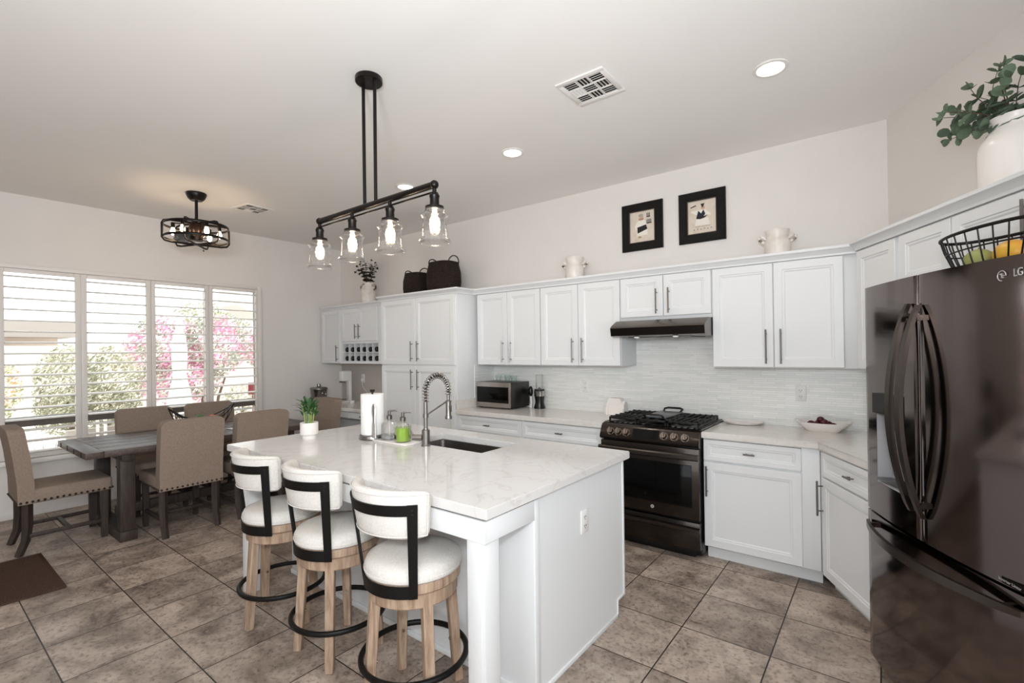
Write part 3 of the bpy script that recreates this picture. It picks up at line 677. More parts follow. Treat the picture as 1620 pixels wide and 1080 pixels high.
od = MB(); od.box(.003, RWd - .003, -.012, .03, .285, .79, .006); od = od.build('oven_door', bss_m, rg)
b = MB(); b.box(.055, RWd - .055, -.0155, -.011, .372, .672, .004); b.build('window', bglass_m, od)
def rbar(z, w, parent, x0=.0, x1=RWd, o=.05, y=-.012, name='handle'):
    b = MB(); n = 20; V = []; F = []
    for i in range(n + 1):
        t = i / n; x = x0 + (x1 - x0) * t; d = o * (.62 + .38 * math.sin(PI * t))
        for a, c in ((-w / 2, -d), (-w * .3, -d - .01), (w * .3, -d - .01), (w / 2, -d), (w / 2, -d + .012), (-w / 2, -d + .012)): V.append((x, y + c, z + a))
    for i in range(n):
        for j in range(6): F.append((i * 6 + j, i * 6 + (j + 1) % 6, i * 6 + 6 + (j + 1) % 6, i * 6 + 6 + j))
    F += [tuple(range(6)), tuple(6 * n + j for j in range(5, -1, -1))]; b.raw(V, F)
    for x in (x0 + .03, x1 - .03): b.box(x - .018, x + .018, y - o * .75, y + .002, z - w * .4, z + w * .4, .003)
    return b.build(name, bss2_m, parent, ang=40)
rbar(.733, .042, od)
b = MB(); ex = .42; b.lathe([(.001, 0), (.013, 0), (.013, .002), (.0115, .003), (.0105, .002), (.001, .002)], 24, M=Matrix.Translation((ex, -.0125, .333)) @ RX); b.build('emblem', logo_m, od)
text_mesh('emblem_lettering', 'GE', .011, bss_m, od, Matrix.Translation((ex, -.0150, .333)) @ RX, .0004)
dwr = MB(); dwr.box(.003, RWd - .003, -.008, .03, .075, .268, .006); dwr = dwr.build('storage_drawer', bss_m, rg)
rbar(.222, .03, dwr, o=.028, y=-.008)
b = MB(); b.box(.008, RWd - .008, .09, .64, .9235, .9262, .001); b.build('cooktop_plate', blackpl_m, rg)
# burners and grates
for x, y in ((.17, .20), (.17, .47), (.383, .335), (.60, .20), (.60, .47)):
    b = MB(); b.lathe([(.001, .924), (.05, .924), (.052, .93), (.04, .936), (.038, .944), (.034, .948), (.001, .948)], 20, c=(x, y)); b.build('burner', iron_m, rg)
def grate(x0, x1, ribs):
    b = MB(); y0, y1, z0, z1 = .085, .595, .944, .960
    for x in (x0, x1 - .012): b.box(x, x + .012, y0, y1, z0, z1, .002)
    for y in (y0, y1 - .012, (y0 + y1) / 2 - .006): b.box(x0, x1, y, y + .012, z0, z1, .002)
    for i in range(ribs):
        x = x0 + (x1 - x0) * (i + 1) / (ribs + 1); b.box(x - .005, x + .005, y0, y0 + .21, z0, z1 + .004, .002); b.box(x - .005, x + .005, y1 - .21, y1, z0, z1 + .004, .002)
    for i in range(6):
        y = y0 + .03 + i * .088; b.box(x0 - .003, x0 + .02, y, y + .012, z0, z1 + .006, .002); b.box(x1 - .02, x1 + .003, y, y + .012, z0, z1 + .006, .002)
    for x in (x0, x1 - .012):
        for y in (y0, y1 - .012): b.box(x, x + .012, y, y + .012, .924, z0)
    return b.build('grate', iron_m, rg)
grate(.03, .265, 4); grate(.503, .738, 4); grate(.272, .496, 2)
gd = thing('griddle', 'flat black cast iron griddle with loop handles on the middle burner', 'griddle', (-1.803 + .384, 3.478 + .34, .965))
b = MB(); b.box(-.095, .095, -.20, .20, 0, .012, .005); b.build('plate', mat('griddle_iron', '#4d5052', .3, .3), gd)
for s_ in (-1, 1):
    b = MB(); b.tube([(-.07, .195 * s_, .008), (-.075, .235 * s_, .028), (-.05, .25 * s_, .034), (.05, .25 * s_, .034), (.075, .235 * s_, .028), (.07, .195 * s_, .008)], .008, 8); b.build('handle', iron_m, gd)

# range hood
hd = thing('range_hood', 'slim dark stainless range hood under the short cabinet', 'range hood', (-1.772, 0, 0))
b = MB(); b.prism([(3.80, 1.733), (3.72, 1.733), (3.625, 1.692), (3.60, 1.672), (3.612, 1.608), (3.66, 1.598), (4.12, 1.598), (4.12, 1.733)], 'x', 0, .745); b.build('shell', mat('hood_steel', '#6a625c', .25, .95), hd, ang=20)
b = MB(); b.prism([(3.5985, 1.670), (3.6105, 1.610), (3.6125, 1.6105), (3.6005, 1.6705)], 'x', .004, .741); b.build('front_band', mat('hood_band', '#1f1a17', .22, .8), hd, smooth=False)
b = MB()
for x in (.345, .37): b.prism([(3.722, 1.7345), (3.627, 1.6935), (3.6275, 1.692), (3.7225, 1.733)], 'x', x, x + .008)
b.build('seam_strip', mat('hood_seam', '#332d29', .3, .6), hd, smooth=False)
b = MB()
for x in (.12, .38): b.box(x, x + .24, 3.68, 4.06, 1.590, 1.599, .003)
b.build('filter', metal_grey, hd)
for x in (.21, .52):
    b = MB(); b.lathe([(.001, 1.588), (.02, 1.588), (.022, 1.599), (.001, 1.599)], 16, c=(x, 3.645)); b.build('lamp_lens', plate_m, hd)

# ------------------------------------------------------------------ worktop appliances
mw = thing('microwave', 'stainless microwave with a black window door on the left worktop', 'microwave', (-3.412, 3.785, .912))
b = MB(); b.box(0, .452, .014, .325, .012, .268, .004); b.build('casing', mat('mw_case', '#4c4a49', .35, .9), mw)
mwd = MB(); mwd.box(0, .452, -.004, .014, .012, .268, .004); mwd = mwd.build('door', mat('mw_front', '#b5aeaa', .25, 1), mw)
b = MB(); b.box(.014, .432, -.0075, -.003, .060, .222, .002); b.build('window', bglass_m, mwd)
text_mesh('logo_lettering', 'LG', .013, blackpl_m, mwd, Matrix.Translation((.028, -.0052, .042)) @ RX, .0005)
for x in (.04, .40):
    for y in (.04, .28):
        b = MB(); b.cyl((x, y, 0), (x, y, .014), .012, n=10); b.build('foot', rubber_m, mw)
for k, (x, y, h) in enumerate(((-3.31, 4.03, .06), (-3.20, 4.05, .062), (-3.10, 4.03, .058))):
    b = MB(); b.shell([(.028, 0), (.036, h), (.034, h), (.026, .006), (.001, .006), (.001, 0)], 20)
    o = tag(b.build('drinking_glass', jargrn_m), ('pale aqua drinking glass on the microwave, nearest the pantry', 'pale aqua drinking glass in the middle of three on the microwave', 'pale aqua drinking glass on the microwave, nearest the blender')[k], 'glass', 'glasses on the microwave'); o.location = (x, y, 1.1805)
bn = thing('blender', 'small personal blender with clear cup and black base', 'blender', (-2.785, 4.045, .912))
b = MB(); b.lathe([(.001, 0), (.056, 0), (.058, .012), (.046, .05), (.044, .07), (.052, .125), (.001, .125)], 24); b.build('base', blackpl_m, bn)
b = MB(); b.lathe([(.001, .126), (.052, .126), (.055, .175), (.05, .18), (.001, .18)], 24); b.build('chrome_collar', chrome_m, bn)
b = MB(); b.lathe([(.001, .181), (.052, .181), (.052, .195), (.001, .195)], 24); b.build('blade_ring', blackpl_m, bn)
b = MB(); b.shell([(.038, .196), (.040, .335), (.034, .345), (.001, .345), (.001, .341), (.034, .341), (.037, .333), (.035, .196)], 24); b.build('cup', jar_m, bn)
b = MB(); b.lathe([(.001, .196), (.02, .2), (.004, .215), (.001, .216)], 12); b.build('blades', steel_m, bn)
hm = thing('hand_blender', 'black oval-handled hand blender standing between microwave and blender', 'hand blender', (-2.915, 4.075, .912))
b = MB(); b.ball((0, 0, .165), .055, (.42, .42, 1), 14, 10); b.build('handle', blackpl_m, hm)
b = MB(); b.tube([(0, 0, .115), (.006, 0, .06), (0, 0, 0)], [.011, .012, .016], 10); b.build('shaft', plate_m, hm)
b = MB(); b.tube([(-.012, .0, .12), (-.022, 0, .07), (-.012, .004, .03), (-.02, .01, .004)], .003, 6); b.build('cord', blackpl_m, hm)
tw = thing('napkin_holder', 'white box with cloth side flaps against the backsplash left of the range', 'napkin holder', (-1.93, 4.02, .912))
b = MB(); b.prism([(-.075, 0), (.075, 0), (.07, .12), (.05, .15), (-.05, .15), (-.07, .12)], 'y', -.035, .045); b.build('box', mat('white_cloth', '#ece5e1', .9), tw, ang=60)
for s_ in (-1, 1):
    b = MB(); b.prism([(-.045, 0), (.05, 0), (.04, .10), (0, .125), (-.035, .10)], 'x', s_ * .072 - .008, s_ * .072 + .022 if s_ > 0 else s_ * .072 + .008); b.build('side_flap', MATS['white_cloth'], tw, ang=60)
    b = MB(); b.box(s_ * .085 - .004, s_ * .085 + .004, -.05, -.036, .005, .06, .002); b.build('corner_fold', MATS['white_cloth'], tw)
def ellipse_dish(prof, ax, ay, n=36):
    b = MB(); V = []; F = []; k = len(prof)
    for r, z in prof:
        for j in range(n): a = 2 * PI * j / n; V.append((ax * r * math.cos(a), ay * r * math.sin(a), z))
    for i in range(k - 1):
        for j in range(n): F.append((i * n + j, i * n + (j + 1) % n, (i + 1) * n + (j + 1) % n, (i + 1) * n + j))
    F.append(tuple(range(n - 1, -1, -1))); F.append(tuple((k - 1) * n + j for j in range(n))); b.raw(V, F); return b
b = ellipse_dish([(.6, 0), (.8, .004), (1, .024), (.97, .026), (.75, .012), (.5, .01)], .15, .085)
o = tag(b.build('spoon_rest', ceramic_m), 'flat oval cream spoon rest just right of the range', 'spoon rest'); o.location = (-.87, 4.025, .912); o.rotation_euler = (0, 0, .1)
# boat shaped bowl
bw = thing('serving_bowl', 'white rectangular boat-shaped bowl of dark red fruit on the corner worktop', 'bowl', (-.348, 3.985, .912), .02)
b = MB(); rg_ = []
for (hx_, hy_, z0, lift) in ((.092, .055, 0, 0), (.115, .075, .02, .002), (.172, .095, .062, .012), (.165, .09, .062, .012), (.105, .066, .022, .002), (.08, .045, .009, 0)):
    pts = []
    for i in range(40):
        a = 2 * PI * i / 40; c, s_ = math.cos(a), math.sin(a); e = .55
        x = hx_ * math.copysign(abs(c) ** e, c); y = hy_ * math.copysign(abs(s_) ** e, s_); pts.append((x, y, z0 + lift * (abs(x) / hx_) ** 3))
    rg_.append(pts)
V = [p for r_ in rg_ for p in r_]; F = []
for i in range(5):
    for j in range(40): F.append((i * 40 + j, i * 40 + (j + 1) % 40, (i + 1) * 40 + (j + 1) % 40, (i + 1) * 40 + j))
F += [tuple(range(39, -1, -1)), tuple(200 + j for j in range(40))]; b.raw(V, F); b.build('dish', ceramic_m, bw)
random.seed(3)
for k, (x, y, z, r) in enumerate(((-.07, .0, .045, .027), (-.03, .02, .047, .028), (-.035, -.025, .045, .026), (.005, .0, .06, .028), (.03, .03, .045, .026), (-.015, .005, .078, .024), (.06, .0, .04, .024))):
    b = MB(); b.ball((0, 0, 0), r, (1, 1, .92), 14, 9)
    o = tag(b.build('red_plum', cherry_m), 'dark red fruit heaped in the white boat-shaped bowl', 'fruit', 'dark red fruit in the white bowl'); o.location = (-.348 + x, 3.985 + y, .912 + z)

# wall plates
def outlet(label, loc, rz, gang=1, blank=False):
    t = thing('wall_outlet', label, 'outlet', loc, rz); w = .035 * gang
    b = MB(); b.box(-w, w, -.007, 0, -.058, .058, .003); b.build('cover_plate', plate_m, t)
    b = MB()
    if not blank:
        for z in (-.022, .022):
            for x in (-.007, .007): b.box(x - .0012, x + .0012, -.0085, -.0065, z - .004, z + .006)
            b.cyl((0, -.0085, z - .011), (0, -.0065, z - .011), .0025, n=8)
        b.build('sockets', dark_gap, t)
    else:
        b.box(-.015, .015, -.011, -.006, -.03, .03, .002); b.build('rocker', plate_m, t)
    return t
outlet('white wall outlet in the tile above the bare counter', (-2.295, YW - .008, 1.158), 0)
outlet('white wall outlet in the tile above the boat-shaped bowl', (-.496, YW - .008, 1.158), 0)
outlet('white outlet on the end panel of the island', (IX1, 2.128, .643), PI / 2)
ot = outlet('white wall outlet above the desk worktop with a cord plugged in', (-5.87, YW - .008, 1.14), 0)
b = MB(); b.box(-.014, .014, -.035, -.007, -.03, -.005, .003); b.tube([(0, -.03, -.03), (.03, -.03, -.12), (.18, -.03, -.24), (.24, -.03, -.31), (.3, -.05, -.32)], .0035, 6); b.build('plug_cord', plate_m, ot)

# ------------------------------------------------------------------ things on the island
t = thing('kitchen_faucet', 'tall brushed spring-neck faucet beside the island sink', 'faucet', (-2.285, 2.058, .912))
b = MB(); b.lathe([(.001, 0), (.029, 0), (.029, .006), (.025, .01), (.025, .10), (.016, .104), (.015, .11), (.001, .11)], 24); b.build('base', steel_m, t)
b = MB(); b.cyl((0, 0, .10), (0, 0, .275), .0125, n=16); b.cyl((0, 0, .175), (0, 0, .20), .017, n=16); b.build('riser', steel_m, t)
arc = [(0, 0, .275)]; 
for i in range(25):
    a = PI - PI * i / 24; arc.append((0, .1 + .1 * math.cos(a), .335 + .1 * math.sin(a)))
arc.append((0, .2, .30))
b = MB(); b.tube(arc, .0085, 10); b.build('hose', mat('hose_dark', '#4a4644', .4, .8), t)
def resample(pts, n):
    P = [Vector(p) for p in pts]; d = [0]
    for i in range(1, len(P)): d.append(d[-1] + (P[i] - P[i - 1]).length)
    o = []; j = 0
    for i in range(n):
        s_ = d[-1] * i / (n - 1)
        while j < len(P) - 2 and d[j + 1] < s_: j += 1
        u = (s_ - d[j]) / max(d[j + 1] - d[j], 1e-9); o.append(P[j].lerp(P[j + 1], u))
    return o
n = 22 * 10; rs = resample(arc, n); co = []
for i, p in enumerate(rs):
    tg = (rs[min(i + 1, n - 1)] - rs[max(i - 1, 0)]).normalized(); u = Vector((1, 0, 0)); w = tg.cross(u); a = 2 * PI * i / 10
    co.append(p + (u * math.cos(a) + w * math.sin(a)) * .0185)
b = MB(); b.tube(co, .0031, 6); b.build('spring', chrome_m, t)
b = MB(); b.lathe([(.001, .145), (.023, .145), (.024, .158), (.019, .17), (.0175, .18), (.0175, .265), (.011, .27), (.011, .305), (.001, .305)], 20, c=(0, .2)); b.box(.010, .022, .19, .21, .19, .235, .003); b.build('spray_head', steel_m, t)
b = MB(); b.tube([(0, .0, .19), (0, .185, .262)], .0055, 10); b.tube([(.018 * math.cos(a), .2 + .018 * math.sin(a), .262) for a in [2 * PI * i / 16 for i in range(16)]], .004, 6, closed=True); b.build('support_arm', steel_m, t)
b = MB(); b.cyl((-.02, -.012, .052), (-.075, -.045, .052), .019, n=18); b.tube([(-.07, -.042, .06), (-.08, -.048, .09), (-.1, -.06, .14)], [.006, .006, .005], 8); b.build('lever', steel_m, t)

t = thing('paper_towel_holder', 'upright steel paper towel holder with a full white roll', 'paper towel holder', (-2.79, 2.03, .912))
b = MB(); b.lathe([(.001, 0), (.088, 0), (.092, .008), (.088, .026), (.078, .03), (.001, .03)], 32); b.build('base', steel_m, t)
b = MB(); b.shell([(.02, .032), (.0765, .032), (.078, .04), (.078, .298), (.0765, .305), (.02, .305)], 36); b.build('roll', paper_m, t)
b = MB(); b.cyl((0, 0, .03), (0, 0, .325), .007, n=12); b.lathe([(.001, .315), (.014, .318), (.018, .335), (.008, .332), (.001, .33)], 14); b.build('post', blackpl_m, t)
b = MB(); fx, fy = .080, -.050
P_ = [(fx, fy, .02), (fx * 1.04, fy * 1.04, .10), (fx * 1.12, fy * 1.12, .145), (fx * 1.0, fy * 1.0, .19), (fx * .98, fy * .98, .225), (fx * .96, fy * .96, .245)]
b.tube(P_, [.024, .022, .014, .023, .020, .010], 12, flat=(1, .4)); b.build('tension_arm', mat('polished_arm', '#d6d4d2', .22, 1), t)

t = thing('soap_tray', 'small rectangular white tray under the two soap dispensers', 'tray', (-2.545, 2.037, .912))
b = MB(); b.box(-.168, .168, -.069, .069, 0, .010, .004); b.build('slab', ceramic_m, t)
def soap(label, loc, full):
    t = thing('soap_dispenser', label, 'soap dispenser', loc, 0, 'soap dispensers on the tray'); t.scale = (1.16, 1.16, 1.04)
    b = MB(); b.shell([(.001, 0), (.044, 0), (.047, .005), (.047, .098), (.042, .106), (.018, .122), (.014, .126), (.014, .136), (.012, .136), (.012, .124), (.04, .104), (.0445, .097), (.0445, .006), (.001, .004)], 28); b.build('bottle', jar_m, t)
    b = MB(); b.lathe([(.001, .0045), (.0435, .0062), (.0435, full), (.001, full)], 24); b.build('soap', soap_m if full > .05 else mat('clear_soap', '#dfe6e4', .05, trans=.9, ior=1.33), t)
    b = MB(); b.lathe([(.001, .128), (.0165, .128), (.0165, .15), (.012, .154), (.0085, .156), (.0085, .182), (.001, .184)], 16); b.tube([(0, 0, .178), (.02, .018, .182), (.034, .03, .178)], [.006, .0055, .004], 8); b.build('pump', nickel_m, t)
    b = MB(); b.cyl((0, 0, .02), (0, 0, .13), .002, n=6); b.build('dip_tube', plate_m, t)
    return t
soap('clear glass soap dispenser, nearly empty, next to the paper towels', (-2.628, 2.045, .9222), .03)
g = soap('glass soap dispenser filled with bright green soap', (-2.478, 2.035, .9222), .088)
b = MB()
for k in range(5): # dark decoration of curled letters, printed on the shoulder side
    a = math.radians(-140 + k * 11); b.box(.0470, .0476, -.003, .003, .02, .05 - .006 * (k % 3), M=Matrix.Rotation(a, 4, 'Z'))
b.build('dark_print', black_p, g, smooth=False)

t = thing('potted_bamboo', 'small white footed pot of lucky bamboo on the island', 'plant', (-3.152, 1.772, .912))
b = MB(); b.shell([(.001, 0), (.043, 0), (.045, .006), (.045, .024), (.05, .03), (.058, .034), (.059, .038), (.059, .112), (.0575, .114), (.054, .112), (.054, .09), (.001, .09)], 32); b.build('pot', ceramic_m, t)
b = MB(); b.lathe([(.001, .095), (.0535, .095), (.0535, .0905), (.001, .0905)], 20); b.build('soil', soil_m, t)
random.seed(11); canes = MB(); lv = MB()
def leaf(b, p, d, up, ln, wd, bend=.25, n=5):
    """pointed blade: from p along d, drooping"""
    d = Vector(d).normalized(); sd = d.cross(Vector(up)).normalized(); u = sd.cross(d); V = []; F = []
    for i in range(n + 1):
        t_ = i / n; w = wd * math.sin(PI * min(1, t_ * .92 + .08)) ** .8; c = Vector(p) + d * ln * t_ - Vector((0, 0, 1)) * bend * ln * t_ * t_
        V += [c - sd * w / 2, c + u * w * .12, c + sd * w / 2]
    for i in range(n):
        for j in range(2): F.append((3 * i + j, 3 * i + j + 1, 3 * i + 4 + j, 3 * i + 3 + j))
    b.raw(V, F)
for i in range(9):
    a = i * 2.4; r = .012 + .016 * (i % 3) / 2; x, y = r * math.cos(a), r * math.sin(a); h = .165 + random.random() * .05
    tp = (x * 1.9, y * 1.9, .09 + h * .72); canes.tube([(x, y, .085), (x * 1.3, y * 1.3, .085 + h * .4), tp], .0038, 7)
    for k in range(11):
        q = random.random() * 6.28; e = .35 + random.random() * .7; leaf(lv, (tp[0], tp[1], tp[2] - .06 + .008 * k), (math.cos(q) * math.cos(e), math.sin(q) * math.cos(e), math.sin(e)), (0, 0, 1), .05 + random.random() * .03, .017)
canes.build('canes', cane_m, t); lv.build('leaves', lucky_m, t)

# ------------------------------------------------------------------ counter stools
RK = lambda z: max(0, z - .54) * .15
def arc_strip(b, r0, r1, a0, a1, z0, z1, n=20):
    V = []; F = []
    for i in range(n + 1):
        a = math.radians(a0 + (a1 - a0) * i / n); c, s_ = math.cos(a), math.sin(a)
        k0, k1 = RK(z0), RK(z1); V += [((r0 + k0) * c, (r0 + k0) * s_, z0), ((r1 + k0) * c, (r1 + k0) * s_, z0), ((r1 + k1) * c, (r1 + k1) * s_, z1), ((r0 + k1) * c, (r0 + k1) * s_, z1)]
    for i in range(n):
        for j in range(4): F.append((4 * i + j, 4 * i + (j + 1) % 4, 4 * i + 4 + (j + 1) % 4, 4 * i + 4 + j))
    F += [(3, 2, 1, 0), (4 * n, 4 * n + 1, 4 * n + 2, 4 * n + 3)]; b.raw(V, F)
def stool(label, x, y, back, feet):
    t = thing('counter_stool', label, 'stool', (x, y, 0), math.radians(back + 90), 'swivel stools along the island'); t.scale = (1, 1, 1.03); fo = feet - (back + 90)
    for k in range(4):
        a = math.radians(fo + 90 * k); M = Matrix.Rotation(a, 4, 'Z'); b = MB(); w = .0215
        V = [(.166 + dx, dy, .50) for dx, dy in ((-w, -w), (w, -w), (w, w), (-w, w))] + [(.203 + dx, dy, 0) for dx, dy in ((-w * .9, -w * .9), (w * .9, -w * .9), (w * .9, w * .9), (-w * .9, w * .9))]
        b.raw(V, [(0, 1, 2, 3), (7, 6, 5, 4)] + [(j, j + 4, (j + 1) % 4 + 4, (j + 1) % 4) for j in range(4)], M=M)
        bmesh.ops.bevel(b.bm, geom=b.bm.edges[:], offset=.003, segments=1, affect='EDGES'); lg = b.build('leg', oak_m, t)
        b = MB(); b.cyl(M @ Vector((.168, 0, .19)), M @ Vector((.162, 0, .19)), .007, n=10); b.build('bolt', chrome_m, lg)
    b = MB(); b.shell([(.13, .452), (.186, .452), (.19, .457), (.19, .505), (.187, .508), (.13, .508)], 40); b.build('apron_ring', oak_m, t)
    b = MB(); b.lathe([(.001, .512), (.198, .512), (.203, .517), (.203, .548), (.20, .553), (.001, .553)], 40); b.lathe([(.001, .47), (.09, .47), (.09, .512), (.001, .512)], 16); b.build('swivel_plate', oak_m, t)
    b = MB(); b.lathe([(.001, .554), (.196, .554), (.207, .558), (.209, .566), (.207, .574), (.209, .585), (.198, .606), (.165, .62), (.1, .629), (.001, .632)], 48); st = b.build('seat', linen_m, t, ang=60)
    b = MB(); b.tube([(.208 * math.cos(2 * PI * i / 48), .208 * math.sin(2 * PI * i / 48), .572) for i in range(48)], .0035, 6, closed=True); b.build('piping', linen_m, st)
    b = MB(); b.tube([(.226 * math.cos(2 * PI * i / 48), .226 * math.sin(2 * PI * i / 48), .185) for i in range(48)], .0125, 10, closed=True); b.build('foot_ring', black_m, t)
    # flat black steel back frame
    b = MB(); r0, r1 = .2045, .2105; h = 46; dw = 4.6
    arc_strip(b, r0, r1, -90 - h, -90 + h, .505, .553); arc_strip(b, r0, r1 + .0004, -90 - h, -90 + h, .838, .880)
    for s_ in (-1, 1): arc_strip(b, r0 - .0004, r1 + .0008, -90 + s_ * h - dw, -90 + s_ * h + dw, .504, .881, 3)
    bf = b.build('back_frame', black_m, t)
    b = MB()
    for s_ in (-1, 1):
        for z in (.53, .862, .845):
            a = math.radians(-90 + s_ * h); c, q = math.cos(a), math.sin(a); k1 = r1 + RK(z); b.cyl((k1 * c, k1 * q, z), ((k1 + .004) * c, (k1 + .004) * q, z), .005, n=8)
    b.build('bolts', black_m, bf)
    # padded curved backrest
    b = MB(); n = 34; V = []; F = []; sec = 14; span = 64
    for i in range(n + 1):
        u = -1 + 2 * i / n; a = math.radians(-90 + span * u); k = max(1 - abs(u) ** 9, 0) ** .45
        for j in range(sec):
            p = 2 * PI * j / sec; cc, ss = math.cos(p), math.sin(p)
            rr_ = .180 + .023 * math.copysign(abs(cc) ** .55, cc) * (.25 + .75 * k); zz = .832 + .096 * math.copysign(abs(ss) ** .42, ss) * (.80 + .20 * k) + .006 * (1 - abs(u))
            rr_ += RK(zz); V.append((rr_ * math.cos(a), rr_ * math.sin(a), zz))
    for i in range(n):
        for j in range(sec): F.append((i * sec + j, i * sec + (j + 1) % sec, (i + 1) * sec + (j + 1) % sec, (i + 1) * sec + j))
    F += [tuple(range(sec)), tuple(n * sec + j for j in range(sec - 1, -1, -1))]; b.raw(V, F); bk = b.build('backrest', linen_m, t, ang=70)
    b = MB(); pth = []
    for i in range(41): u = -1 + 2 * i / 40; pth.append((.94 * u, .918))
    for i in range(1, 9): pth.append((.94, .918 - .165 * i / 8))
    for i in range(1, 41): pth.append((.94 - 1.88 * i / 40, .753))
    for i in range(1, 8): pth.append((-.94, .753 + .165 * i / 8))
    P3 = []
    for u, z in pth:
        a = math.radians(-90 + span * u); r_ = .2025 + RK(z); P3.append((r_ * math.cos(a), r_ * math.sin(a), z))
    b.tube(P3, .0028, 6, closed=True); b.build('piping', linen_m, bk)
    return t
stool('oatmeal swivel counter stool nearest the island corner post', -1.65, 1.405, -87, 67)
stool('oatmeal swivel counter stool in the middle of the row at the island', -2.23, 1.405, -91, 45)
stool('oatmeal swivel counter stool nearest the dining table', -2.78, 1.395, -92, 5)

# ------------------------------------------------------------------ dining table and chairs
TX0, TX1, TY0, TY1, TZ = -5.79, -4.80, .905, 2.80, .76
t = thing('dining_table', 'dark-stained wooden trestle dining table by the window', 'table', ((TX0 + TX1) / 2, (TY0 + TY1) / 2, 0))
ox, oy = (TX0 + TX1) / 2, (TY0 + TY1) / 2; hx, hy = .495, (TY1 - TY0) / 2
b = MB()
for i in range(5): x = -hx + i * 2 * hx / 5; b.box(x + .0006, x + 2 * hx / 5 - .0006, -hy + .112, hy - .112, TZ - .048, TZ, .0015)
for s_ in (-1, 1): b.box(-hx, hx, s_ * hy - (.11 if s_ > 0 else 0), s_ * hy + (.11 if s_ < 0 else 0), TZ - .048, TZ, .0025)
tt = b.build('tabletop', darkwood_m, t)
b = MB()
for x in (-.36, -.12, .12, .36):
    for s_ in (-1, 1): b.box(x - .008, x + .008, s_ * hy - .002, s_ * hy + .002, TZ - .045, TZ - .004)
b.build('end_keys', dark_gap, tt)
for yy in (-.67, .67):
    for x in (-.36, .36):
        b = MB(); b.box(x - .05, x + .05, yy - .05, yy + .05, .075, TZ - .10, .004); b.build('leg', legwood_m, t)
    b = MB(); b.box(-.44, .44, yy - .045, yy + .045, TZ - .11, TZ - .048, .004); b.build('cross_beam', legwood_m, t)
    b = MB(); b.box(-.43, .43, yy - .058, yy + .058, 0, .08, .006); b.build('foot_beam', legwood_m, t)
b = MB(); b.box(-.03, .03, -.66, .66, .12, .2, .004); b.build('stretcher', legwood_m, t)
def chair():
    t = thing('dining_chair', '', 'chair', (0, 0, 0), 0, 'taupe upholstered chairs round the dining table')
    b = MB(); b.box(-.232, .232, -.225, .27, .385, .495, .022, 3); st = b.build('seat', taupe_m, t, ang=60)
    # upholstered back with rounded shoulders, raked
    b = MB(); pr = []
    hw = .236
    for i in range(9): a = PI / 2 * i / 8; pr.append((hw - .06 + .06 * math.cos(a), .915 + .05 * math.sin(a)))
    for i in range(9): a = PI / 2 + PI / 2 * i / 8; pr.append((-hw + .06 + .06 * math.cos(a), .915 + .05 * math.sin(a)))
    pr = [(hw, .39)] + [(hw, .55), (hw, .75)] + pr + [(-hw, .75), (-hw, .55), (-hw, .39)]
    b.prism(pr, 'y', -.29, -.195); bmesh.ops.bevel(b.bm, geom=[e for e in b.bm.edges if len(e.link_faces) == 2 and e.calc_face_angle(0) > 1.2 and not (e.verts[0].co.z < .4 and e.verts[1].co.z < .4)], offset=.016, segments=3, affect='EDGES')
    for v in b.bm.verts: v.co.y -= max(0, v.co.z - .45) ** 1.5 * .16
    bk = b.build('backrest', taupe_m, t, ang=50)
    b = MB()
    def nails(p, q, n_):
        p, q = Vector(p), Vector(q)
        for i in range(n_): c = p.lerp(q, i / (n_ - 1)); b.ball(c, .0092, u=8, v=5)
    nails((-.222, -.291, .405), (.222, -.291, .405), 13)
    for s_ in (-1, 1): nails((s_ * .236, -.275, .405), (s_ * .236, -.21, .405), 3); nails((s_ * .2325, -.178, .405), (s_ * .2325, .25, .405), 13)
    nails((-.22, .2705, .405), (.22, .2705, .405), 13)
    b.build('nail_trim', mat('nailhead' + str(len(MATS)), '#352a23', .35, .7), t)
    for x in (-.195, .195):
        b = MB(); w = .022
        V = [(x - w, .195, .39), (x + w, .195, .39), (x + w, .245, .39), (x - w, .245, .39), (x - w * .8, .20, 0), (x + w * .8, .20, 0), (x + w * .8, .24, 0), (x - w * .8, .24, 0)]
        b.raw(V, [(3, 2, 1, 0), (4, 5, 6, 7)] + [(j, (j + 1) % 4, (j + 1) % 4 + 4, j + 4) for j in range(4)]); b.build('leg', legwood_m, t)
        b = MB(); b.tube([(x, -.235, .40), (x, -.235, .22), (x, -.245, .11), (x, -.285, 0)], [.033, .032, .028, .025], 4); b.build('leg', legwood_m, t)
        b = MB(); b.box(x - .012, x + .012, -.225, .21, .125, .155, .003); b.build('stretcher', legwood_m, t)
    b = MB(); b.box(-.19, .19, -.015, .015, .128, .152, .003); b.build('stretcher', legwood_m, t)
    return t
ch = chair(); ch.location = (-5.36, .87, 0); ch['label'] = 'taupe dining chair at the near end of the table, beside the brown rug'
for x, y, r, lb in ((-4.95, 1.57, PI / 2, 'taupe dining chair facing the window, nearest the brown rug'),
                    (-4.95, 2.15, PI / 2, 'taupe dining chair facing the window, its back partly behind the island corner'),
                    (-5.75, 1.605, -PI / 2, 'taupe dining chair with its back to the shutters, left of the wire fruit bowl'),
                    (-5.75, 2.21, -PI / 2, 'taupe dining chair with its back to the shutters, directly behind the wire fruit bowl'),
                    (-5.32, 2.93, PI, 'taupe dining chair at the far end of the table, behind the potted bamboo')):
    dup(ch, (x, y, 0), r, lb)
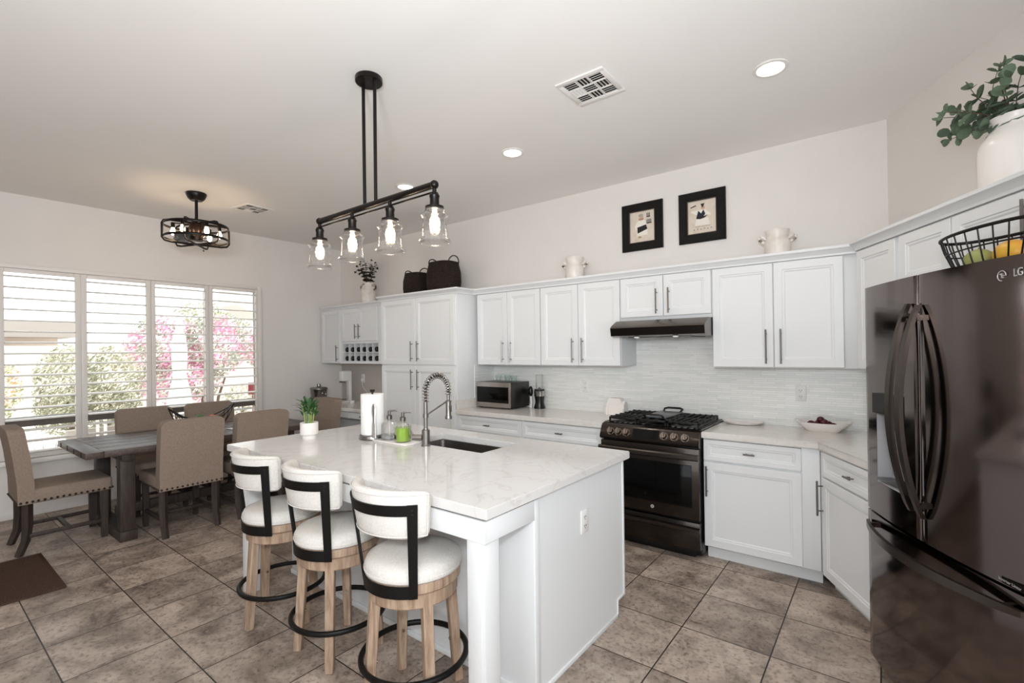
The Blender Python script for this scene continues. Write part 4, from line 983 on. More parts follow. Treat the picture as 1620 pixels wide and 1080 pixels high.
# wire fruit bowl on the table
bx, by = -5.25, 1.86
t = thing('wire_fruit_bowl', 'dark wire boat-shaped bowl of fruit on the dining table', 'bowl', (bx, by, TZ))
b = MB()
def rim(s_, zk=1.0): return [(s_ * .13 * math.cos(PI / 2 * u) * zk, .285 * u, (.115 + .135 * abs(u) ** 2.2)) for u in [-1 + 2 * i / 24 for i in range(25)]]
b.tube(rim(1), .006, 6); b.tube(rim(-1), .006, 6)
b.tube([(s0 * .1 * math.cos(PI / 2 * u), .24 * u, .06 + .16 * abs(u) ** 2.4) for s0, u in [(1, -1 + 2 * i / 20) for i in range(21)]], .004, 6)
b.tube([(-.1 * math.cos(PI / 2 * u), .24 * u, .06 + .16 * abs(u) ** 2.4) for u in [-1 + 2 * i / 20 for i in range(21)]], .004, 6)
for u in (-.75, -.5, -.25, 0, .25, .5, .75):
    w = .13 * math.cos(PI / 2 * u); z = .115 + .135 * abs(u) ** 2.2; zb = .006 + .16 * abs(u) ** 3
    b.tube([(w, .285 * u, z), (w * .85, .27 * u, (z + zb) / 2 - .01), (w * .4, .25 * u, zb), (-w * .4, .25 * u, zb), (-w * .85, .27 * u, (z + zb) / 2 - .01), (-w, .285 * u, z)], .0035, 6)
b.tube([(0, .285 * u, .004 + .246 * abs(u) ** 3.5) for u in [-1 + 2 * i / 20 for i in range(21)]], .005, 6)
b.build('wire_frame', bronze_m, t)
for k, (y, x, z, r, m, nm, lb) in enumerate(((-.02, -.01, .125, .042, limef_m, 'lime', 'green lime on top of the wire bowl'), (.075, .03, .115, .043, orange_f, 'orange', 'orange fruit at the far side of the wire bowl'), (-.085, .02, .105, .042, peach_m, 'peach', 'pale peach in the wire bowl beside the lime'),
                                (.0, .045, .075, .042, orange_f, 'orange', 'orange fruit under the lime in the wire bowl'), (-.07, -.035, .07, .04, peach_m, 'peach', 'peach lying low in the wire bowl, window side'), (-.15, .015, .095, .036, peach_m, 'peach', 'small peach at the near end of the wire bowl'))):
    b = MB(); b.ball((0, 0, 0), r, (1, 1, .94), 16, 10); b.cyl((0, 0, r * .9), (.003, 0, r * 1.05), .0025, n=6)
    o = tag(b.build(nm, m), lb, 'fruit', 'fruit in the wire table bowl'); o.location = (bx + x, by + y, TZ + z)
for k, (x, y, z, rz, w, h, m, lb) in enumerate(((-5.09, 2.20, 0, .25, .22, .29, 'paper_a', 'pale magazine lying flat on the table, under the dark folder'), (-5.12, 2.25, .0085, .12, .2, .27, 'paper_b', 'dark folder lying on the magazine on the table'))):
    b = MB(); b.box(-w / 2, w / 2, -h / 2, h / 2, 0, .008, .001); o = tag(b.build('magazine' if k == 0 else 'folder', mat(m, ('#cfd2d9', '#45474d')[k], .4)), lb, 'magazine'); o.location = (x, y, TZ + .0005 + z); o.rotation_euler = (0, 0, rz)
b = MB(); b.box(-5.10, -4.23, -.45, .70, .001, .012, .004); b.box(-5.075, -4.255, -.425, .675, .012, .0135)
tag(b.build('floor_mat', rug_m), 'dark brown woven floor mat by the near end of the dining table', 'rug')

# ------------------------------------------------------------------ lights hung from the ceiling
t = thing('pendant_light', 'black linear island light with four clear glass shades on two rods', 'pendant light', (-2.253, 1.64, ZC))
b = MB(); b.lathe([(.001, 0), (.072, 0), (.074, -.004), (.074, -.026), (.07, -.03), (.001, -.03)], 32); b.build('canopy', bronze_m, t)
for x in (-.052, .052):
    b = MB(); b.cyl((x, 0, -.02), (x * .96, 0, -.70), .0095, n=12); b.build('rod', bronze_m, t)
b = MB(); b.cyl((-.515, 0, -.71), (.515, 0, -.71), .0175, n=16)
for s_ in (-1, 1): b.ball((s_ * .515, 0, -.71), .022, u=12, v=8)
b.build('bar', bronze_m, t)
b = MB(); b.cyl((-.50, 0, -.745), (.50, 0, -.745), .005, n=8); b.build('lower_rod', bronze_m, t)
for i in range(4):
    x = -.515 + .3433 * i; zt = -.71
    b = MB(); b.lathe([(.001, zt), (.01, zt), (.01, zt - .035), (.019, zt - .04), (.026, zt - .055), (.0225, zt - .07), (.023, zt - .10), (.027, zt - .102), (.045, zt - .108), (.046, zt - .125), (.001, zt - .125)], 24, c=(x, 0)); sk = b.build('socket', bronze_m, t)
    z0 = zt - .118
    b = MB(); o_ = [(.044, .004), (.047, -.006), (.054, -.020), (.064, -.027), (.068, -.033), (.068, -.039), (.062, -.045), (.060, -.055), (.060, -.09), (.063, -.138), (.066, -.148), (.076, -.154), (.079, -.161), (.077, -.168), (.071, -.171)]
    b.shell([(r, z0 + z) for r, z in o_] + [(r - .0022, z0 + z) for r, z in o_[::-1]], 36, c=(x, 0)); b.build('glass_shade', shade_m, t, ang=60)
    b = MB(); b.lathe([(.001, z0 - .118), (.009, z0 - .115), (.02, z0 - .10), (.026, z0 - .075), (.022, z0 - .05), (.012, z0 - .035), (.011, z0 - .01), (.001, z0 - .01)], 16, c=(x, 0)); b.build('bulb', bulb_m, sk)
t = thing('ceiling_fan_light', 'black caged drum ceiling fan light above the dining table', 'ceiling fan', (-5.14, 1.785, ZC))
b = MB(); b.lathe([(.001, 0), (.085, 0), (.087, -.012), (.07, -.05), (.05, -.07), (.001, -.07)], 28); b.build('canopy', bronze_m, t)
b = MB(); b.cyl((0, 0, -.06), (0, 0, -.30), .0135, n=12); b.lathe([(.001, -.27), (.025, -.275), (.03, -.30), (.001, -.30)], 16); b.build('downrod', bronze_m, t)
b = MB(); b.lathe([(.001, -.29), (.055, -.295), (.062, -.31), (.062, -.40), (.05, -.425), (.05, -.45), (.001, -.455)], 24); b.build('motor_housing', mat('fan_motor', '#2c211c', .35, .7), t)
b = MB(); R_ = .262
for z in (-.315, -.435): b.tube([(R_ * math.cos(2 * PI * i / 48), R_ * math.sin(2 * PI * i / 48), z) for i in range(48)], .0075, 6, closed=True, flat=(1.6, .6))
for k in range(3):
    a = PI * k / 3 + .35; c, s_ = math.cos(a), math.sin(a)
    P_ = []
    for q, z in ((.0, -.285), (.22, -.285), (.255, -.295), (.268, -.32), (.268, -.45), (.25, -.475), (.2, -.485), (0, -.485)): P_.append((q * c, q * s_, z))
    b.tube(P_, .0075, 6, flat=(1.3, .7)); b.tube([(-p[0], -p[1], p[2]) for p in P_], .0075, 6, flat=(1.3, .7))
b.lathe([(.001, -.475), (.03, -.478), (.03, -.492), (.001, -.495)], 14); b.build('cage', bronze_m, t)
for k in range(4):
    a = PI / 2 * k + .5; M = Matrix.Rotation(a, 4, 'Z') @ Matrix.Translation((0, 0, -.43)) @ Matrix.Rotation(.25, 4, 'X')
    b = MB(); b.prism([(.045, -.03), (.12, -.05), (.2, -.052), (.228, -.03), (.228, .03), (.2, .05), (.12, .05), (.045, .03)], 'z', -.003, .003, M=M); b.build('fan_blade', blackpl_m, t)
for k in range(6):
    a = PI / 3 * k + .1; c, s_ = math.cos(a) * .185, math.sin(a) * .185
    b = MB(); b.tube([(c * .3, s_ * .3, -.30), (c, s_, -.30)], .006, 6); b.lathe([(.001, -.295), (.016, -.297), (.016, -.345), (.001, -.346)], 14, c=(c, s_)); sk = b.build('socket', bronze_m, t)
    b = MB(); b.lathe([(.001, -.415), (.01, -.411), (.02, -.395), (.021, -.38), (.013, -.355), (.011, -.344), (.001, -.344)], 14, c=(c, s_)); b.build('bulb', bulb_m, sk)
b = MB(); b.cyl((.02, .05, -.49), (.02, .05, -.535), .0018, n=6); b.ball((.02, .05, -.54), .007, u=8, v=6); b.build('pull_chain', bronze_m, t)
for k, (x, y, lb) in enumerate(((-.475, 2.957, 'lit round recessed ceiling light nearest the refrigerator'), (-2.25, 2.945, 'lit round recessed ceiling light above the counter, between vent and island light'), (-3.48, 2.92, 'lit round recessed ceiling light beyond the bar of the island light'))):
    t = thing('recessed_light', lb, 'ceiling light', (x, y, ZC), 0, 'recessed lights in the kitchen ceiling')
    b = MB(); b.shell([(.066, -.001), (.088, -.001), (.09, -.004), (.086, -.008), (.07, -.010), (.066, -.006)], 40); b.build('trim_ring', trim_m, t)
    b = MB(); b.lathe([(.001, -.004), (.0665, -.004), (.0665, -.001), (.001, -.001)], 32); b.build('lens', led_m, t)
    lamp('recessed_lamp', 'SPOT', (x, y, ZC - .02), 14, (1, .95, .88), aim=(x, y, 0), spot_size=2.3, spot_blend=.7, shadow_soft_size=.06)
def vent(label, x, y, rz):
    t = thing('air_vent', label, 'air vent', (x, y, ZC), rz, 'square vents in the ceiling')
    b = MB(); h = .15; i_ = .118
    for a in ((-h, h, -h, -i_), (-h, h, i_, h), (-h, -i_, -i_, i_), (i_, h, -i_, i_)): b.box(a[0], a[1], a[2], a[3], -.010, -.001, .003)
    b.build('frame', trim_m, t)
    b = MB(); b.box(-i_, i_, -i_, i_, -.002, -.0005); b.build('duct_backing', mat('duct_dark' + label[:3], '#2b2826', .9), t, smooth=False)
    b = MB()
    for qx in (-1, 0, 1):
        for qy in (-1, 0, 1):
            cx, cy = qx * .0787, qy * .0787; hz = (qx + qy) % 2 == 0
            for k in range(4):
                o_ = -.03 + .02 * k
                M = Matrix.Translation((cx, cy + o_, -.006) if hz else (cx + o_, cy, -.006)) @ (Matrix.Rotation(.6, 4, 'X') if hz else Matrix.Rotation(.6 if qx >= 0 else -.6, 4, 'Y'))
                b.box(*((-.037, .037, -.007, .007) if hz else (-.007, .007, -.037, .037)), -.0008, .0008, M=M)
    for o_ in (-.0393, .0393): b.box(o_ - .002, o_ + .002, -i_, i_, -.009, -.003); b.box(-i_, i_, o_ - .002, o_ + .002, -.009, -.003)
    b.build('fins', trim_m, t, smooth=False)
vent('square white air vent in the ceiling above the island', -1.335, 2.505, 0)
vent('square air vent in the ceiling beside the caged fan light', -5.235, 2.345, .1)

# ------------------------------------------------------------------ framed prints
def picture(label, x0, x1, z0, z1, kind):
    t = thing('framed_print', label, 'picture', ((x0 + x1) / 2, YW, (z0 + z1) / 2), 0, 'framed chef prints above the cabinets'); w, h = (x1 - x0) / 2, (z1 - z0) / 2
    fw = .075
    b = MB(); n = []; V = []; F = []
    for i, y in ((0, 0), (0, -.022), (.006, -.028), (fw * .6, -.024), (fw - .008, -.026), (fw, -.018), (fw, -.006)): V += [(-w + i, y, -h + i), (w - i, y, -h + i), (w - i, y, h - i), (-w + i, y, h - i)]
    for k in range(6):
        for j in range(4): F.append((4 * k + j, 4 * k + (j + 1) % 4, 4 * k + 4 + (j + 1) % 4, 4 * k + 4 + j))
    b.raw(V, F); fo = b.build('frame', frame_m, t, ang=20)
    b = MB(); q = fw - .004
    for a in ((-w + q, w - q, -h + q, -h + q + .004), (-w + q, w - q, h - q - .004, h - q), (-w + q, -w + q + .004, -h + q, h - q), (w - q - .004, w - q, -h + q, h - q)): b.box(a[0], a[1], -.022, -.012, a[2], a[3])
    b.build('inner_fillet', mat('fillet%d' % kind, '#6b5f57', .4, .6), fo, smooth=False)
    pw, ph = w - fw, h - fw
    b = MB(); b.box(-pw - .004, pw + .004, -.010, -.004, -ph - .004, ph + .004); pr = b.build('print', print_m, t, smooth=False)
    def blob(nm, pts, m, y):
        b = MB(); b.prism([(p[0] * pw, p[1] * ph) for p in pts], 'y', y, y + .0008); return b.build(nm, m, pr, smooth=False)
    def el(cx, cy, rx, ry, n=14): return [(cx + rx * math.cos(2 * PI * i / n), cy + ry * math.sin(2 * PI * i / n)) for i in range(n)]
    y = -.0112
    if kind == 0:   # round cook in white holding a dark tray, with dark lettering upper right
        blob('painted_trousers', [(-.42, -.3), (.42, -.2), (.45, -.55), (-.45, -.6)], white_p, y)
        blob('painted_coat', [(-.35, .38), (.2, .42), (.35, .1), (.38, -.1), (-.42, -.22), (-.55, -.1), (-.6, .12)], white_p, y - .0002)
        blob('painted_apron', [(-.4, -.02), (.32, .1), (.42, -.2), (-.38, -.42)], black_p, y - .0004)
        blob('painted_head', el(-.08, .55, .2, .15), skin_p, y - .0004); blob('painted_hat', el(-.1, .74, .2, .1), mat('print_grey', '#a8a39a', .6), y - .0006)
        blob('painted_moustache', [(-.28, .49), (.1, .52), (.1, .47), (-.1, .49), (-.28, .45)], black_p, y - .0008)
        b = MB()
        for r in range(2):
            for k in range(3 + r): b.box((.38 + .1 * k) * pw, (.43 + .1 * k) * pw, y - .001, y, (.58 - .42 * r) * ph, (.84 - .42 * r) * ph); 
            b.box(.36 * pw, (.66 + .1 * r) * pw, y - .001, y, (.56 - .42 * r) * ph, (.62 - .42 * r) * ph)
        b.build('painted_lettering', black_p, pr, smooth=False)
        blob('painted_shoes', el(-.2, -.68, .14, .06), mat('print_tan', '#a58f6b', .6), y)
    else:           # waiter in long white apron and dark waistcoat carrying a tray
        blob('painted_apron', [(-.4, -.12), (.45, -.08), (.58, -.52), (-.5, -.5)], white_p, y)
        blob('painted_shirt', [(-.25, .42), (.2, .42), (.65, .12), (.6, .02), (.2, .12), (-.3, .1), (-.75, .32), (-.78, .42)], white_p, y - .0002)
        blob('painted_waistcoat', [(-.25, .4), (-.05, .2), (.12, .42), (.25, .15), (.1, -.0), (-.35, -.1), (-.4, -.05)], blue_p, y - .0004)
        blob('painted_sash', [(-.38, .02), (.2, .02), (.42, .06), (.2, -.08), (-.1, -.14), (-.4, -.1)], black_p, y - .0006)
        blob('painted_head', el(.08, .56, .14, .13), skin_p, y - .0004); blob('painted_hair', [(-.08, .78), (.2, .8), (.14, .68), (.04, .52), (-.02, .66)], black_p, y - .0008)
        blob('painted_tray', [(-.82, .66), (-.42, .76), (-.4, .70), (-.8, .60)], black_p, y - .0004)
        b = MB()
        for k in range(6): b.ball(((-.55 + .24 * k) * pw, y, (-.76 + .03 * (k % 2)) * ph), .0045, (1.2, .15, .8), 8, 5)
        b.box(-.5 * pw, .6 * pw, y - .0003, y, -.60 * ph, -.585 * ph)
        b.build('painted_lettering', mat('print_brown', '#5d4a3c', .6), pr, smooth=False)
picture('black framed print of a stout cook, above the gap left of the hood', -1.889, -1.511, 2.383, 2.806, 0)
picture('black framed print of a waiter in a long apron, above the range hood', -1.371, -.996, 2.379, 2.801, 1)

# ------------------------------------------------------------------ things on top of the cabinets
ZT = 2.1355
def jug(label, x, y, r, h):
    t = thing('milk_jug', label, 'jar', (x, y, ZT), .25, 'two-handled jars on the cabinets')
    o_ = [(.001, 0), (r * .96, 0), (r, .006), (r, h * .56), (r * .98, h * .62), (r * .82, h * .72), (r * .80, h * .80), (r * .92, h * .95), (r * .96, h), (r * .9, h), (r * .76, h * .8), (r * .78, h * .7), (r * .9, h * .58), (r * .9, .02), (.001, .02)]
    b = MB(); b.shell(o_, 36); b.build('body', jug_m, t, ang=50)
    b = MB(); b.shell([(r * 1.0, .001), (r * 1.005, .001), (r * 1.005, h * .17), (r * 1.0, h * .17)], 36); b.build('worn_base', rust_m, t)
    for s_ in (-1, 1):
        b = MB(); b.tube([(s_ * r * .95, 0, h * .6), (s_ * r * 1.25, 0, h * .66), (s_ * r * 1.4, 0, h * .80), (s_ * r * 1.25, 0, h * .84), (s_ * r * .84, 0, h * .72)], .0095, 8); hb = b.build('handle', jug_m, t)
        b = MB(); b.tube([(s_ * r * 1.18, 0, h * .645), (s_ * r * 1.35, 0, h * .72)], .0108, 8); b.build('worn_spot', rust_m, hb)
    return t
jug('small cream two-handled jar over the bare-counter cabinet, left of the prints', -2.305, 3.96, .088, .235)
jug('cream two-handled jar right of the framed prints, above the right-hand cabinet', -.61, 3.96, .085, .215)
def basket(label, x, y, rx, ry, h):
    t = thing('wicker_basket', label, 'basket', (x, y, ZT), .0, 'dark baskets on the pantry')
    b = MB(); V = []; F = []; n = 40; rings = []
    prof = [(.86, 0), (.93, .1), (1.0, .4), (.98, .7), (.86, .97), (.84, 1.0), (.80, .98), (.92, .6), (.84, .05)]
    for k, z in prof:
        for j in range(n):
            a = 2 * PI * j / n; c, s_ = math.cos(a), math.sin(a); V.append((rx * k * math.copysign(abs(c) ** .7, c), ry * k * math.copysign(abs(s_) ** .7, s_), z * h))
    m = len(prof)
    for i in range(m - 1):
        for j in range(n): F.append((i * n + j, i * n + (j + 1) % n, (i + 1) * n + (j + 1) % n, (i + 1) * n + j))
    F += [tuple(range(n - 1, -1, -1)), tuple((m - 1) * n + j for j in range(n))]; b.raw(V, F); b.build('body', wicker_m, t, ang=60)
    for s_ in (-1, 1):
        b = MB(); pts = [(s_ * rx * .80 + s_ * .02 * math.sin(PI * i / 12), ry * .5 * math.cos(PI * i / 12), h * .96 + h * .2 * math.sin(PI * i / 12)) for i in range(13)]
        b.tube(pts, .006, 6); b.build('handle', wicker_m, t)
    return t
basket('smaller dark wicker basket with loop handles on the pantry, beside the bigger one', -4.41, 3.86, .160, .14, .30)
basket('larger dark wicker basket with loop handles on the pantry', -3.955, 3.86, .195, .16, .375)

def round_leaf(b, p, d, nrm_, r, n=9, cup=.25):
    d = Vector(d).normalized(); nn = Vector(nrm_); nn = (nn - d * nn.dot(d)); nn = nn.normalized() if nn.length > 1e-4 else d.orthogonal().normalized(); sd = d.cross(nn)
    c = Vector(p) + d * r * 1.05; V = [c - nn * r * .12]; 
    for i in range(n):
        a = 2 * PI * i / n; V.append(c + d * r * 1.08 * math.cos(a) + sd * r * .86 * math.sin(a) + nn * r * cup * abs(math.sin(a)))
    b.raw(V, [(0, 1 + i, 1 + (i + 1) % n) for i in range(n)])
def spray(st, lv, p0, dirs, rl, rnd, pair_every=.05):
    """a eucalyptus stem through the given points with leaf pairs along it"""
    pts = resample([Vector(p0)] + [Vector(p) for p in dirs], 12)
    st.tube(pts, [.0032 - .0018 * i / 11 for i in range(12)], 5)
    tot = sum((pts[i + 1] - pts[i]).length for i in range(11)); k = max(3, int(tot / pair_every))
    q = resample(pts, k + 1)
    for i in range(1, k + 1):
        tg = (q[i] - q[i - 1]).normalized(); a = rnd.random() * 6.28 if i % 2 else rnd.random() * 6.28; u = tg.orthogonal().normalized(); w = tg.cross(u)
        for s_ in (0, PI):
            d = (u * math.cos(a + s_) + w * math.sin(a + s_)) + tg * .35; round_leaf(lv, q[i], d, tg + u * (rnd.random() - .5), rl * (.8 + .45 * rnd.random()) * (1 - .35 * i / k))
    round_leaf(lv, q[-1], tg, u, rl * .6)
def vase(label, loc, rz, r, h, handles, leafmat, sprays, seed, rl, ring=True):
    t = thing('eucalyptus_vase', label, 'vase', loc, rz); rnd = random.Random(seed)
    o_ = [(.001, 0), (r * .97, 0), (r, .008), (r, h * .62), (r * .96, h * .70), (r * .70, h * .84), (r * .64, h * .90), (r * .70, h * .97), (r * .73, h), (r * .66, h), (r * .57, h * .9), (r * .62, h * .84), (r * .88, h * .7), (r * .92, .03), (.001, .03)]
    b = MB(); b.shell(o_, 40); b.build('jug', jug_m if not ring else ceramic_m, t, ang=60)
    b = MB(); b.shell([(r * 1.0, .001), (r * 1.006, .001), (r * 1.006, h * .055), (r * 1.0, h * .055)], 36); b.build('worn_base', rust_m, t)
    if handles:
        for s_ in (-1, 1):
            b = MB(); b.tube([(s_ * r * .97, 0, h * .66), (s_ * r * 1.3, 0, h * .74), (s_ * r * 1.32, 0, h * .88), (s_ * r * 1.0, 0, h * .92), (s_ * r * .66, 0, h * .86)], r * .11, 8); b.build('handle', rust_m, t)
    st, lv = MB(), MB()
    for pts in sprays: spray(st, lv, (0, 0, h * .75), pts, rl, rnd)
    st.build('stems', stem_m, t); lv.build('leaves', leafmat, t, ang=80)
    return t
# big jug over the refrigerator; local x runs along the angled wall, y into it
Rv = .125
S = [[(-.05, -.03, .36), (-.16, -.05, .40), (-.36, -.07, .445)], [(-.04, -.06, .36), (-.2, -.08, .37), (-.31, -.1, .375)], [(-.06, 0, .40), (-.13, -.02, .50), (-.10, -.03, .61), (-.085, -.02, .685)],
     [(-.08, -.05, .42), (-.19, -.08, .50), (-.25, -.10, .55)], [(-.02, -.06, .42), (-.04, -.12, .5), (-.02, -.16, .56)], [(.02, -.04, .44), (.06, -.08, .54), (.1, -.1, .62)], [(-.05, -.08, .40), (-.12, -.15, .44), (-.16, -.2, .46)],
     [(.04, -.06, .42), (.12, -.12, .48), (.2, -.15, .5)], [(0, 0, .44), (.02, 0, .56), (.05, .01, .66)], [(-.08, .02, .42), (-.17, .03, .47), (-.25, .03, .50)], [(.08, 0, .42), (.2, 0, .46), (.3, -.03, .46)], [(-.02, -.1, .40), (-.03, -.2, .43), (-.02, -.26, .43)], [(-.06, -.02, .43), (-.1, -.04, .52), (-.14, -.06, .56)]]
S = [[(x * .76, y, .345 + (z - .36) * .72) for x, y, z in q] for q in S]
vase('large white jug of green eucalyptus above the refrigerator', dg(1.215, .175, ZT), RZD, Rv, .345, False, leaf_m, S, 5, .033)
S2 = [[(math.cos(a) * .05, math.sin(a) * .05, .38), (math.cos(a) * q * .7, math.sin(a) * q * .7, .38 + z * .6), (math.cos(a) * q, math.sin(a) * q, .38 + z)] for a, q, z in ((0, .15, .1), (.6, .1, .16), (1.2, .1, .2), (2, .12, .12), (2.8, .2, .12), (3.3, .16, .15), (3.9, .15, .06), (4.5, .12, .15), (5.1, .1, .21), (5.7, .15, .12), (3.14, .12, .21), (4.2, .05, .25), (.2, .05, .22))]
vase('cream jug of dark eucalyptus on the cabinet beside the window wall', (-5.50, 3.955, ZT), .2, .100, .305, True, leafdk_m, S2, 9, .026, ring=False)
# wire basket on the refrigerator
t = thing('wire_fruit_basket', 'black wire basket of fruit on top of the refrigerator', 'basket', dg(1.60, .52, 1.751), RZD)
b = MB(); ax, ay, hh = .25, .124, .166
def ov(k, z, dz=0): return [(ax * k * math.cos(2 * PI * i / 40), ay * k * math.sin(2 * PI * i / 40), z + dz * abs(math.cos(2 * PI * i / 40)) ** 3) for i in range(40)]
b.tube(ov(1, hh, .0), .0062, 6, closed=True); b.tube(ov(.9, hh * .62), .003, 6, closed=True); b.tube(ov(.76, hh * .28), .003, 6, closed=True); b.tube(ov(.6, .004), .0045, 6, closed=True)
for i in range(28):
    a = 2 * PI * i / 28; c, s_ = math.cos(a), math.sin(a); b.tube([(ax * k * c, ay * k * s_, z) for k, z in ((1, hh), (.93, hh * .7), (.8, hh * .33), (.62, .006), (.3, .004), (0.05, .004))], .0027, 5)
b.build('wire_frame', black_m, t)
for k, (x, y, z, r, m, nm, lb, sc) in enumerate(((-.126, .02, .055, .036, pear_m, 'pear', 'green pear at the left end of the refrigerator basket', (1.25, 1, .95)), (-.055, -.040, .065, .043, pear_m, 'pear', 'larger green pear in the middle of the refrigerator basket', (1.2, 1, 1)), (-.048, .042, .048, .036, apple_g, 'apple', 'green apple behind the pears in the refrigerator basket', (1, 1, .95)),
        (.062, -.02, .07, .045, mango_m, 'mango', 'yellow mango in the refrigerator basket beside the pears', (1.35, 1, 1)), (.156, .0, .048, .030, orange_f, 'orange', 'orange fruit at the right end of the refrigerator basket', (1, 1, .95)))):
    b = MB(); b.ball((0, 0, 0), r, sc, 18, 12); b.cyl((0, 0, r * .9 * sc[2]), (.004, 0, r * 1.15), .0028, n=6)
    o = tag(b.build(nm, m), lb, 'fruit', 'fruit in the refrigerator basket'); p = dg(1.60 + x, .52 - y, 1.751 + z); o.location = p; o.rotation_euler = (0, 0, RZD)

# ------------------------------------------------------------------ things on the desk worktop
ZD = .812
t = thing('ice_bucket', 'lidded stainless ice bucket with side rings on the desk worktop', 'ice bucket', (-6.255, 3.665, ZD)); t.scale = (1.2, 1.2, 1.22)
b = MB(); b.lathe([(.001, 0), (.078, 0), (.082, .006), (.092, .15), (.096, .155), (.001, .155)], 28); b.build('body', steel_m, t)
b = MB(); b.lathe([(.001, .156), (.098, .156), (.098, .166), (.085, .178), (.02, .186), (.001, .187)], 28); b.lathe([(.001, .186), (.022, .188), (.02, .215), (.001, .217)], 14); b.build('lid', steel_m, t)
for s_ in (-1, 1):
    b = MB(); c = Vector((s_ * .108, 0, .11)); b.tube([c + Vector((0, .022 * math.cos(2 * PI * i / 14), .022 * math.sin(2 * PI * i / 14))) for i in range(14)], .005, 6, closed=True); b.cyl((s_ * .088, 0, .13), (s_ * .11, 0, .13), .006, n=8); b.build('ring_handle', steel_m, t)
t = thing('soda_machine', 'slim white countertop soda machine with a clear bottle on the desk worktop', 'soda machine', (-5.99, 3.90, ZD)); t.scale = (.62, .8, 1.02)
b = MB(); b.box(-.075, .075, -.08, .11, 0, .018, .006); b.box(-.07, .07, .065, .11, .018, .40, .012); b.box(-.073, .073, -.075, .11, .29, .43, .018, 3); b.build('body', plate_m, t)
b = MB(); b.box(-.06, .06, -.0765, -.0745, .272, .291, .001); b.cyl((0, -.02, .27), (0, -.02, .295), .022, n=16); b.build('nozzle', metal_grey, t)
b = MB(); b.lathe([(.001, .02), (.04, .02), (.042, .03), (.042, .19), (.03, .235), (.016, .255), (.016, .272), (.001, .272)], 22, c=(0, -.02)); b.build('bottle', jar_m, t)
b = MB(); b.box(-.043, .043, -.064, .02, .04, .048, .001); b.build('bottle_base', metal_grey, t)
b = MB(); b.lathe([(.001, 0), (.03, 0), (.032, .02), (.028, .035), (.01, .04), (.001, .04)], 18)
o = tag(b.build('small_jar', plate_m), 'tiny white lidded jar beside the soda machine', 'jar'); o.location = (-5.78, 3.88, ZD)

# ------------------------------------------------------------------ the garden outside the dining window
b = MB(); b.box(-26, XW - .16, -14, 20, -.14, -.02); struct(b.build('patio_ground', patio_m, smooth=False))
b = MB(); b.box(-15.2, -15.0, -10, 14, -.02, 1.75); struct(b.build('wall_garden', stucco_m, smooth=False))
t = thing('neighbour_house', 'pale neighbouring house with a grey roof edge beyond the garden wall', 'house', (-19, -1.2, -.02))
b = MB(); b.box(-3, 3, -6, 3.72, 0, 2.02); b.build('walls', stucco_m, t, smooth=False)
b = MB(); b.prism([(-3.5, 1.98), (3.5, 1.98), (3.5, 2.33), (2.9, 2.40), (-3.5, 2.40)], 'y', -6.4, 3.95); b.build('roof', roof_m, t, smooth=False)
# house wing with a sloping eave at the far end of the window
t = thing('patio_roof', 'pale sloping patio eave seen through the last shutter panel', 'patio roof', (-10.6, 4.4, -.02))
b = MB(); b.prism([(-.3, 2.82), (.1, 2.76), (.35, 2.6), (1.3, 2.1), (1.3, 1.95), (.1, 2.28), (-.3, 2.48)], 'x', -.1, .75); b.build('eave', mat('eave_paint', '#cfc9c4', .8), t, smooth=False)
b = MB(); b.box(-.1, .1, 1.0, 1.15, 0, 2.0); b.build('post', stucco_m, t, smooth=False)
def foliage(b, c, rad, n, size, rnd, hollow=.55):
    V = []; F = []
    for i in range(n):
        while True:
            p = Vector((rnd.uniform(-1, 1), rnd.uniform(-1, 1), rnd.uniform(-1, 1)))
            if hollow < p.length < 1: break
        p = Vector((c[0] + p.x * rad[0], c[1] + p.y * rad[1], c[2] + p.z * rad[2])); d = Vector((rnd.gauss(0, 1), rnd.gauss(0, 1), rnd.gauss(0, 1))).normalized(); u = d.orthogonal().normalized(); w = d.cross(u); s_ = size * rnd.uniform(.6, 1.4); k = len(V)
        V += [p - u * s_ * .9, p + w * s_ * .4, p + u * s_ * .9, p - w * s_ * .4]; F.append((k, k + 1, k + 2, k + 3))
    b.raw(V, F)
def shrub(name, label, cat, loc, blobs, n, size, m, seed, trunk_h=.5, trunks=((0, 0),), group=None):
    t = thing(name, label, cat, loc, 0, group); rnd = random.Random(seed); b = MB()
    for c, r in blobs: foliage(b, c, r, n, size, rnd)
    b.build('foliage', m, t, smooth=False)
    b = MB()
    for x, y in trunks: b.tube([(x, y, 0), (x * 1.1, y * 1.1, trunk_h * .5), (x * 1.4 + .03, y * 1.4, trunk_h)], [.045, .035, .02], 8)
    b.build('trunk', trunk_m, t); return t
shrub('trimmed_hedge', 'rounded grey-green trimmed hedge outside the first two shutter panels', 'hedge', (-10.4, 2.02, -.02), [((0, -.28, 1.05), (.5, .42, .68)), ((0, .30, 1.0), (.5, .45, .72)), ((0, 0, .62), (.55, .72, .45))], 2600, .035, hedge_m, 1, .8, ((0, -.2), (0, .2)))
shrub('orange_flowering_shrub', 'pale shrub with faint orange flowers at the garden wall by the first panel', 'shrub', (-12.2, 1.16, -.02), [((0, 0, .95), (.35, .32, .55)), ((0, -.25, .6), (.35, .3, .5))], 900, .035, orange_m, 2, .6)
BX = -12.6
shrub('bougainvillea', 'pink bougainvillea mass on the garden wall behind the white parasol', 'shrub', (BX, 4.25, -.02), [((0, -.55, 1.7), (.5, .75, .7)), ((.1, .45, 1.75), (.5, .75, .75)), ((0, -.2, 1.0), (.5, .9, .6))], 2300, .05, boug_m, 3, 1.0, ((0, -.3), (0, .2), (0, .5)), 'bougainvilleas along the garden wall')
